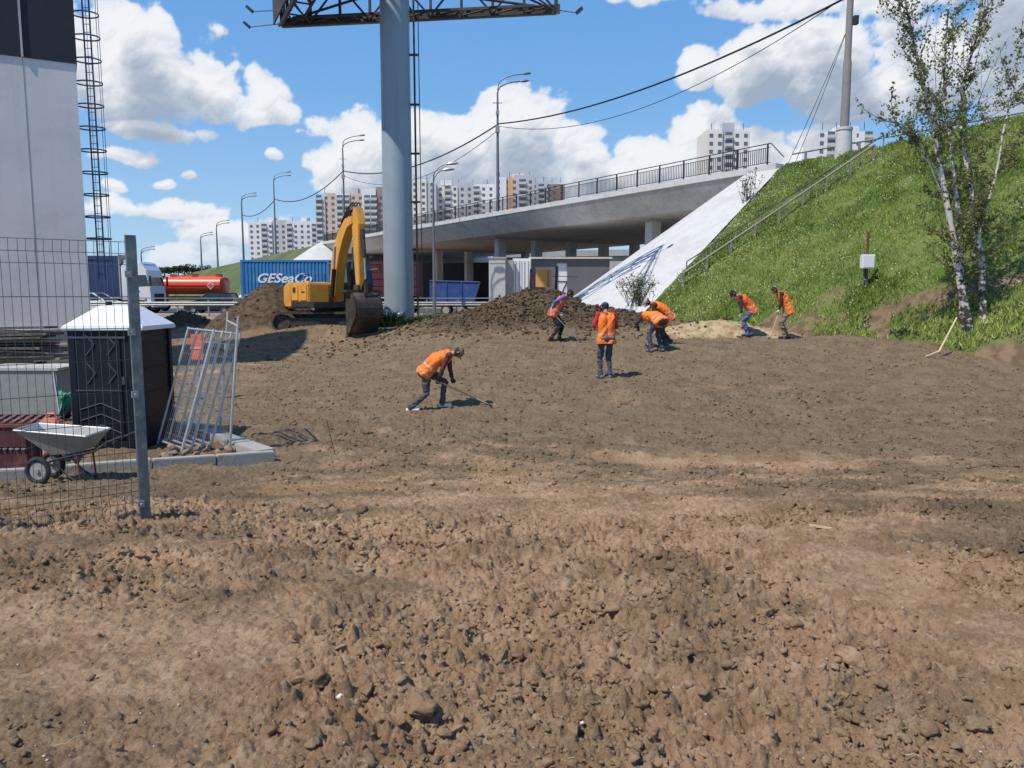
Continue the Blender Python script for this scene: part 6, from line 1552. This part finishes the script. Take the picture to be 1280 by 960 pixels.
    if tool:
        M = Matrix.Translation(root.location) @ Matrix.Rotation(yaw, 4, 'Z'); a = M @ tp; b = M @ tq
        if tool.get('ground', True): b.z = Hf(b.x, b.y)+.03
        tl_ = empty(tool['name'], a, 0, tool['label'], tool['cat'], None); d = b-a
        mb = MB(); mb.tube([Vector((0, 0, 0)), d*.98], .017, 8); mb.build('handle', tool.get('hm', WOODL), tl_, smooth=True)
        t_ = d.normalized(); s2 = t_.cross(Vector((0, 0, 1))).normalized(); n2 = s2.cross(t_)
        if tool['name'] == 'shovel':
            mb = MB(); vs = []; 
            for i, (u, w_) in enumerate(((-.05, .02), (.0, .10), (.10, .115), (.20, .10), (.27, .03))):
                for j in (-1, -.5, 0, .5, 1): vs.append(d+t_*u+s2*(w_*j)+n2*(.03*j*j-.005))
            fs = [(i*5+j, i*5+j+1, i*5+j+6, i*5+j+5) for i in range(4) for j in range(4)]
            vs2 = [v-n2*.006 for v in vs]; mb.add(vs, fs); mb.add(vs2, [f[::-1] for f in fs]); mb.build('blade', STEELD, tl_)
        else:
            mb = MB(); mb.tube([d-s2*.24, d+s2*.24], .016, 6); hd_ = mb.build('head', STEELD, tl_)
            for j in range(9): mb = MB(); mb.tube([d+s2*(-.22+j*.055), d+s2*(-.22+j*.055)-n2*.06+t_*.01], .006, 4); mb.build('tine', STEELD, hd_)
    return root
def M_(**k): return k
DT = cloth('trousers_grey_purple', (.085, .075, .095)); NT_ = cloth('trousers_dark_navy', (.045, .050, .075)); BT = cloth('trousers_black_brown', (.030, .024, .026)); JN = cloth('jeans_blue', (.10, .14, .24)); TT = cloth('trousers_brown_camouflage', (.20, .15, .105))
BL = cloth('jacket_blue', (.05, .13, .42)); RD_ = cloth('sleeve_crimson', (.40, .02, .035)); PM = cloth('sleeve_maroon', (.10, .035, .05)); DB = cloth('sleeve_dark_brown', (.055, .03, .03)); PB = cloth('sleeve_dark_purple', (.06, .045, .075))
SHB = cloth('shoe_black', (.03, .028, .028)); SHW = cloth('shoe_white', (.62, .60, .56)); SHG = cloth('boot_grey', (.15, .14, .15)); BLC = cloth('shoe_navy', (.03, .04, .10))
CAPK = cloth('cap_khaki', (.20, .17, .11)); CAPB = cloth('cap_black', (.02, .02, .024)); CAPU = cloth('cap_blue', (.05, .08, .25)); CAPG = cloth('cap_grey', (.3, .29, .27))
# A: bent far over with a rake, nearest worker
person(536, 513, R(4), 'worker bent far over to the right, nearest the lens, in khaki cap and white shoe',
 dict(pel=(-.04, 0, .80), lean=58, head=80, feet=[(.27, .10, 0.03), (-.36, -.12, -.03)], hands=[.36, .06], cap=CAPK, apole=((-.2, .3, -.9), (-.4, -.4, -.8)),
  mats=M_(shirt=PM, sleeve=PM, trousers=DT, shoes=SHW, hair=HAIR, skin=SKIN, hand=GLOVED)), dict(name='rake', label='wooden rake held by the nearest worker, its head on the soil', cat='rake', top=(.12, -.10, .62), tip=(1.20, .25, .0)))
# B: blue sleeves
person(694, 427, R(-8), 'worker in a blue jacket and black cap leaning on a shovel before the soil bank',
 dict(pel=(-.05, 0, .86), lean=36, head=62, feet=[(.10, .12, 0), (-.12, -.12, 0)], hands=[.36, .08], cap=CAPB, apole=((-.6, .5, -.5), (-.9, -.3, .1)),
  mats=M_(shirt=BL, sleeve=BL, trousers=BT, shoes=SHB, skin=SKIN, hand=GLOVE, vest=ORR)), dict(name='shovel', label='shovel held by the worker in the blue jacket', cat='shovel', top=(-.18, -.18, .98), tip=(.74, -.05, .0), hm=mat('handle_grey', (.30, .26, .21), .7)))
# C: standing back view
person(757, 474, R(100), 'worker standing upright with his back to us, blue cap and crimson sleeves',
 dict(pel=(0, 0, .95), lean=5, head=32, feet=[(.03, .12, 0), (-.02, -.10, 0)], toe=(.35, -.35), hands=[(.26, .22, 1.22), (.24, -.10, 1.10)], cap=CAPU, apole=((-.5, .5, -.7), (-.5, -.5, -.7)),
  mats=M_(shirt=RD_, sleeve=RD_, trousers=cloth('trousers_slate', (.060, .068, .095)), shoes=SHG, skin=SKIN)))
# D: seen from behind bent away to the left
person(820, 440, R(125), 'worker bent double with slate trousers towards us, in front of another one',
 dict(pel=(-.12, 0, .86), lean=80, head=110, feet=[(.0, .22, 0), (-.04, -.18, 0)], hands=[(.42, .22, .50), (.45, -.15, .45)], apole=((.0, .5, .5), (.0, -.5, .5)),
  mats=M_(shirt=PM, sleeve=DB, trousers=cloth('trousers_blue_grey', (.050, .062, .090)), shoes=SHG, skin=SKIN, hand=GLOVE)))
mb = None
# E
person(834, 432, R(182), 'worker in grey cap bent to the left, half hidden behind the bent slate-trousered worker',
 dict(pel=(-.02, 0, .84), lean=56, head=74, feet=[(.10, .12, 0), (-.12, -.10, 0)], hands=[.52, .14], cap=CAPG, apole=((-.1, .5, -.6), (-.1, -.5, -.6)),
  mats=M_(shirt=DB, sleeve=DB, trousers=NT_, shoes=SHG, skin=SKIN, hand=GLOVE)), dict(name='shovel', label='shovel of the half hidden worker in the grey cap', cat='shovel', top=(.1, -.05, .78), tip=(.60, .10, 0)))
# F
person(936, 421, R(176), 'worker in blue jeans and black cap bent to the left with a pale stick',
 dict(pel=(-.06, 0, .84), lean=48, head=66, feet=[(.06, .08, 0), (-.08, -.08, 0)], hands=[.28, .02], cap=CAPB, apole=((-.4, .3, -.6), (-.6, -.3, .2)),
  mats=M_(shirt=PB, sleeve=PB, trousers=JN, shoes=BLC, skin=SKIN, hand=GLOVE, vest=ORR)), dict(name='spade_handle', label='pale straight stick held by the worker in blue jeans', cat='stick', top=(.24, .08, .62), tip=(.34, .1, .0)))
# G
person(982, 424, R(178), 'worker in brown patterned trousers stooping to the left, rightmost of all',
 dict(pel=(-.04, 0, .90), lean=30, head=72, feet=[(.08, .12, 0), (-.08, -.10, 0)], hands=[.30, .02], apole=((-.6, .4, -.4), (-.6, -.4, -.2)),
  mats=M_(shirt=DB, sleeve=DB, trousers=TT, shoes=SHB, skin=SKIN, hand=GLOVE, hair=HAIR)), dict(name='shovel', label='shovel held upright by the worker in brown patterned trousers', cat='shovel', top=(.20, .05, 1.0), tip=(.50, .1, .0)))
# small soil spade lump under shovels is real soil; leaning wooden handle by the birch
a_ = gp(1157, 447); b_ = P(1196, 397, a_.y+.7); m_ = gp(1175, 440)
el_ = P(1174, 440, a_.y+.1)
wt = empty('wooden_handle', (a_.x, a_.y, a_.z+.03), 0, 'bare bent wooden tool handle propped up near the birch', 'tool handle'); mb = MB(); mb.tube([(0, 0, 0), el_-wt.location+Vector((0, 0, .02)), b_-wt.location], [.022, .026, .022], 8); mb.build('handle', mat('fresh_wood', (.62, .47, .27), .7, var=.1), wt, smooth=True)
rk = gp(1188, 421); v, f = ico(2, 51); o = npmesh('rock', v*np.array([.32, .16, .11]), f, mat('sandstone', (.36, .27, .19), .9, var=.2, bump=.5), smooth=False); o.location = (rk.x, rk.y, Hf(rk.x, rk.y)+.05); tag(o, 'flat sandy rock lying behind the propped wooden handle', 'rock')

# ------------------------------------------------------------------ vegetation
LEAF = leafmat('leaf', 'tint', .35)
def leaves(name, pts, size, cols, parent=None, asp=.6):
    n = len(pts); u = rng.normal(size=(n, 3)); u /= np.linalg.norm(u, axis=1)[:, None]; w = rng.normal(size=(n, 3)); w -= u*(u*w).sum(1)[:, None]; w /= np.linalg.norm(w, axis=1)[:, None]
    s = size[:, None]; V = np.stack([pts-u*s, pts+w*s*asp, pts+u*s, pts-w*s*asp], 1).reshape(-1, 3)
    q = np.arange(n)*4; Fq = np.stack([q, q+1, q+2, q+3], -1); return npmesh(name, V, Fq, LEAF, parent, smooth=False, col=np.repeat(cols, 4, axis=0))
def birchmat():
    m = bpy.data.materials.new('birch_bark'); m.use_nodes = True; t = m.node_tree; b = t.nodes['Principled BSDF']; b.inputs['Roughness'].default_value = .75
    geo = t.nodes.new('ShaderNodeNewGeometry'); mp = t.nodes.new('ShaderNodeMapping'); mp.inputs['Scale'].default_value = (5, 5, 7); t.links.new(geo.outputs['Position'], mp.inputs[0])
    n = t.nodes.new('ShaderNodeTexNoise'); n.inputs['Scale'].default_value = 1.1; n.inputs['Detail'].default_value = 5; n.inputs['Roughness'].default_value = .7; t.links.new(mp.outputs[0], n.inputs['Vector'])
    sz = t.nodes.new('ShaderNodeSeparateXYZ'); t.links.new(geo.outputs['Position'], sz.inputs[0])
    th = mth(t, 'ADD', n.outputs[0], mrange(t, sz.outputs[2], .2, 3.2, .17, 0, False))
    th = mth(t, 'ADD', th, mrange(t, sz.outputs[2], 4.5, 8.5, 0, .10, False))
    mm = t.nodes.new('ShaderNodeMix'); mm.data_type = 'RGBA'; t.links.new(mrange(t, th, .53, .62), mm.inputs[0]); mm.inputs[6].default_value = (.62, .58, .52, 1); mm.inputs[7].default_value = (.055, .045, .038, 1)
    t.links.new(mm.outputs[2], b.inputs['Base Color']); return m
BIR = birchmat(); TWG = mat('twig', (.13, .105, .085), .8, var=.2)
bb0 = gp(1223, 437); TY = bb0.y; birch = empty('birch_tree', bb0, 0, 'sparse many-stemmed birch with white bark at the right edge', 'birch')
def stem(pl, r0, r1, dy=0):
    pts = []
    for i, (px, py) in enumerate(pl): pts.append(P(px, py, TY+dy*i/len(pl))-bb0)
    n = len(pts); rs = [r0+(r1-r0)*(i/(n-1))**.8 for i in range(n)]
    # densify
    P2 = []; R2 = []
    for i in range(n-1):
        for k in range(4): t = k/4; P2.append(pts[i].lerp(pts[i+1], t)+Vector((random.uniform(-.012, .012), random.uniform(-.012, .012), 0))); R2.append((rs[i]*(1-t)+rs[i+1]*t)*random.uniform(.93, 1.07))
    P2.append(pts[-1]); R2.append(rs[-1]); return P2, R2
stems = [stem([(1219, 441), (1206, 385), (1197, 330), (1188, 280), (1178, 225), (1168, 170), (1157, 120), (1146, 70), (1136, 25), (1128, -30)], .13, .018, -.8),
 stem([(1216, 441), (1203, 400), (1201, 330), (1197, 260), (1190, 200), (1186, 150), (1180, 95), (1183, 40), (1188, -30)], .10, .014, .5),
 stem([(1228, 441), (1229, 385), (1226, 320), (1218, 270), (1212, 225), (1203, 180), (1200, 140), (1208, 90), (1222, 40), (1232, 0)], .115, .012, .9),
 stem([(1218, 320), (1230, 270), (1246, 215), (1255, 160), (1268, 110), (1275, 60), (1279, 20)], .05, .008, -.6),
 stem([(1195, 300), (1180, 250), (1160, 200), (1140, 165), (1118, 150), (1107, 128)], .035, .006, -1.2)]
LP_ = []; 
for k, (p2, r2) in enumerate(stems):
    mb = MB(); mb.tube(p2, r2, 9); mb.build('trunk', BIR, birch, smooth=True)
tw_pts = []
br = MB(); tw = MB()
for k, (p2, r2) in enumerate(stems):
    n = len(p2)
    for rep_ in range((46, 40, 42, 24, 16)[k]):
        i = int(n*random.uniform(.16 if k < 3 else .1, .98)); i = min(i, n-2); st_ = p2[i]; hgt_f = i/n
        L = random.uniform(.5, 1.5)*(1.25-.65*hgt_f); a_ = random.uniform(-math.pi, math.pi); upf = random.uniform(.1, 1.0) if k != 4 else random.uniform(-.1, .5)
        d = Vector((math.cos(a_)*1.15+.22*(1 if k in (1, 2, 3) else 0), math.sin(a_)*.8, upf)).normalized(); pts = [st_]; 
        for q in range(5): d = (d+Vector((random.uniform(-.18, .18), random.uniform(-.18, .18), .16))).normalized(); pts.append(pts[-1]+d*L/5)
        br.tube(pts, [min(.022, r2[i]*.5), .013, .010, .008, .006, .004], 5)
        for q in range(1, 6):
            for z_ in range(2):
                dd = (d+Vector((random.gauss(0, .7), random.gauss(0, .7), random.gauss(.1, .5)))).normalized(); e_ = pts[q]+dd*random.uniform(.12, .45); tw.tube([pts[q], e_], [.005, .002], 3)
                if random.random() < (.80 if hgt_f < .62 else .42):
                    for m_ in range(random.randint(7, 17) if hgt_f < .5 else random.randint(4, 12)): t = random.random(); c_ = pts[q].lerp(e_, t)+Vector((random.gauss(0, .05), random.gauss(0, .05), random.gauss(0, .05))); LP_.append(c_[:])
    # leafy sleeves along the main stems
    for rep_ in range((520, 380, 360, 120, 100)[k]):
        i = min(int(n*random.uniform(.42, .93)), n-2); c_ = p2[i].lerp(p2[i+1], random.random()); rr_ = random.gauss(0, .13)
        a_ = random.uniform(0, 6.28); LP_.append((c_.x+math.cos(a_)*rr_, c_.y+math.sin(a_)*rr_, c_.z+random.gauss(0, .08)))
# a few long bare shoots at the top right
for (x0, y0, x1, y1) in ((1214, 100, 1239, 10), (1205, 90, 1210, 20), (1190, 80, 1196, 5), (1222, 130, 1262, 45), (1240, 140, 1275, 70), (1170, 110, 1172, 20), (1150, 60, 1166, 2), (1250, 120, 1279, 90), (1230, 150, 1279, 120), (1160, 90, 1118, 58), (1172, 140, 1150, 95)):
    a_ = P(x0, y0, TY+random.uniform(-.5, .8))-bb0; b_ = P(x1, y1, TY+random.uniform(-.8, .8))-bb0; m_ = (a_+b_)/2+Vector((random.uniform(-.1, .1), 0, random.uniform(-.1, .1))); tw.tube([a_, m_, b_], [.010, .007, .003], 4)
    for q in range(8): c_ = a_.lerp(b_, random.uniform(.1, .8)); e_ = c_+Vector((random.gauss(0, .2), random.gauss(0, .2), random.uniform(.05, .3))); tw.tube([c_, e_], [.004, .002], 3); LP_ += [(e_.x+random.gauss(0, .05), e_.y+random.gauss(0, .05), e_.z+random.gauss(0, .05)) for m_ in range(5)]
br.build('branches', TWG, birch); q = tw.build('twigs', TWG, birch)
LPn = np.array(LP_); nl = len(LPn); t = rng.random((nl, 1)); cols = np.array([.12, .15, .040])*(1-t)+np.array([.30, .32, .11])*t; bl_ = (rng.random(nl) < .2)[:, None]; cols = np.where(bl_, np.array([.16, .13, .05]), cols)
cw = leaves('crown', LPn, .028+.032*rng.random(nl), cols, birch)
# bush tangle at the right foot, partly in shade
def shrub(name, c0, w, h, nst, nlf, label, cat='shrub', leafy=.5, colr=((.04, .06, .02), (.12, .14, .04)), lsz=.03, stemm=None):
    root = empty(name, c0, 0, label, cat); ms = MB(); L_ = []
    for i in range(nst):
        a_ = random.uniform(0, 6.28); b_ = Vector((math.cos(a_), math.sin(a_)*.6, 0))*random.random()*w*.35; tip = Vector((b_.x+random.gauss(0, w*.28), b_.y+random.gauss(0, w*.2), h*random.uniform(.55, 1.0)))
        md = b_.lerp(tip, .5)+Vector((random.gauss(0, w*.05), 0, 0)); ms.tube([b_-Vector((0, 0, .1)), md, tip], [.012, .008, .003], 4)
        for q in range(7): 
            c_ = (b_.lerp(md, random.random()) if random.random() < .4 else md.lerp(tip, random.random())); e_ = c_+Vector((random.gauss(0, .12), random.gauss(0, .12), random.uniform(.02, .25)))*min(1, h); ms.tube([c_, e_], [.005, .002], 3)
            for m_ in range(max(1, nlf//(nst*7))): L_.append((c_.lerp(e_, random.random())+Vector((random.gauss(0, .05), random.gauss(0, .05), random.gauss(0, .05))))[:])
    ms.build('stems', stemm or TWG, root); L_ = np.array(L_); t = rng.random((len(L_), 1)); leaves('foliage', L_, lsz*(.6+.7*rng.random(len(L_))), np.array(colr[0])*(1-t)+np.array(colr[1])*t, root); return root
g_ = gp(1262, 436); shrub('shrub', g_, 1.2, .95, 34, 900, 'tangled dark shrub at the foot of the birch')
c_ = gp(790, 383); c_.z -= .05; shrub('shrub', Vector((P(800, 375, 33.0).x, 33.0, P(800, 380, 33.0).z)), 1.6, 1.35, 34, 1700, 'tall weedy shrub against the white concrete slope', lsz=.035, colr=((.07, .11, .03), (.17, .21, .06)), stemm=mat('green_stem', (.10, .11, .05), .8))
c_ = hillpt(935, 252); shrub('shrub', c_, .9, 1.6, 18, 350, 'thin weedy shrub high up beside the railing end', lsz=.05)
def tuftclump(name, c0, w, d, h, n, label, flowers=0):
    root = empty(name, c0, 0, label, 'plants'); xx = rng.normal(0, w*.42, n); yy = rng.normal(0, d*.42, n); zz = H(xx+c0[0], yy+c0[1])-c0[2]; k = np.exp(-(xx/w)**2)
    t = rng.random((n, 1)); o = blades('foliage', xx, yy, zz, h*(.4+.6*rng.random(n))*(.4+.6*k), .03+.03*rng.random(n), np.array([.06, .11, .02])*(1-t)+np.array([.16, .21, .05])*t, .35); del o['kind']; o.parent = root
    if flowers:
        m = flowers; x = rng.normal(0, w*.3, m); y = rng.normal(0, d*.3, m)-.1; z = h*(.45+.5*rng.random(m)); s = .035+.02*rng.random(m); V = np.stack([np.stack([x-s, y, z], -1), np.stack([x, y-s, z], -1), np.stack([x+s, y, z], -1), np.stack([x, y+s, z+s], -1)], 1).reshape(-1, 3); q = np.arange(m)*4
        o = npmesh('flowers', V, np.stack([q, q+1, q+2, q+3], -1), _m['petal'], root, smooth=False)
    return root
gm = Vector((bbx-.35, bby-1.15, Hf(bbx-.3, bby-1.15))); tuftclump('weeds', gm, .9, .5, .85, 900, 'tall flowering weeds at the left foot of the billboard column', 130)
gm = Vector((bbx+1.5, bby-1.4, Hf(bbx+1.5, bby-1.4))); tuftclump('weeds', gm, 1.4, .8, .6, 1300, 'bright green weeds at the right foot of the billboard column')
gm = gp(806, 392); tuftclump('weeds', gm, 1.6, 1.0, .5, 1200, 'green weeds at the foot of the white concrete slope')
gm = gp(1050, 405); tuftclump('weeds', gm, 1.6, .5, .45, 1500, 'green weed clump on the field edge below the electric box', 60)
# distant trees along the horizon
def crown_tree(c0, w, h, label, dark=1.0):
    root = empty('tree', c0, 0, label, 'tree', 'distant trees'); mb = MB(); mb.tube([(0, 0, -.3), (0, 0, h*.5)], [w*.05, w*.03], 6); mb.build('trunk', TWG, root)
    n = 900; u = rng.normal(size=(n, 3)); u /= np.linalg.norm(u, axis=1)[:, None]; r = rng.random(n)**.4; bl = .75+.45*np.sin(u[:, 0]*3+c0[0])*np.cos(u[:, 2]*4); p = u*(r*bl)[:, None]*np.array([w/2, w/2, h*.42]); p[:, 2] += h*.55; t = rng.random((n, 1))
    leaves('crown', p, w*.05*(.6+.8*rng.random(n)), (np.array([.035, .06, .018])*(1-t)+np.array([.075, .11, .035])*t)*dark, root)
for i, px in enumerate((206, 214, 223, 231, 240, 249, 259)):
    Y = 168+i*3; tp_ = P(px, 329+abs(px-228)*.12+random.uniform(-2, 2), Y); base = P(px, 346, Y); crown_tree(base, 2.6+random.random(), tp_.z-base.z, 'distant green tree above the orange tanker, number %s from the left' % ['one', 'two', 'three', 'four', 'five', 'six', 'seven'][i])
# small box building on the far rise and the horizon trees at far left
for i, px in enumerate((130, 160, 190)):
    Y = 230; base = P(px, 372, Y); base.z = .25; tp_ = P(px, 338+random.uniform(-4, 5), Y); crown_tree(base, 9, tp_.z-.25, ('far dark tree behind the navy trailer', 'far dark tree behind the fence post', 'far dark tree between white cab and orange tank')[i])
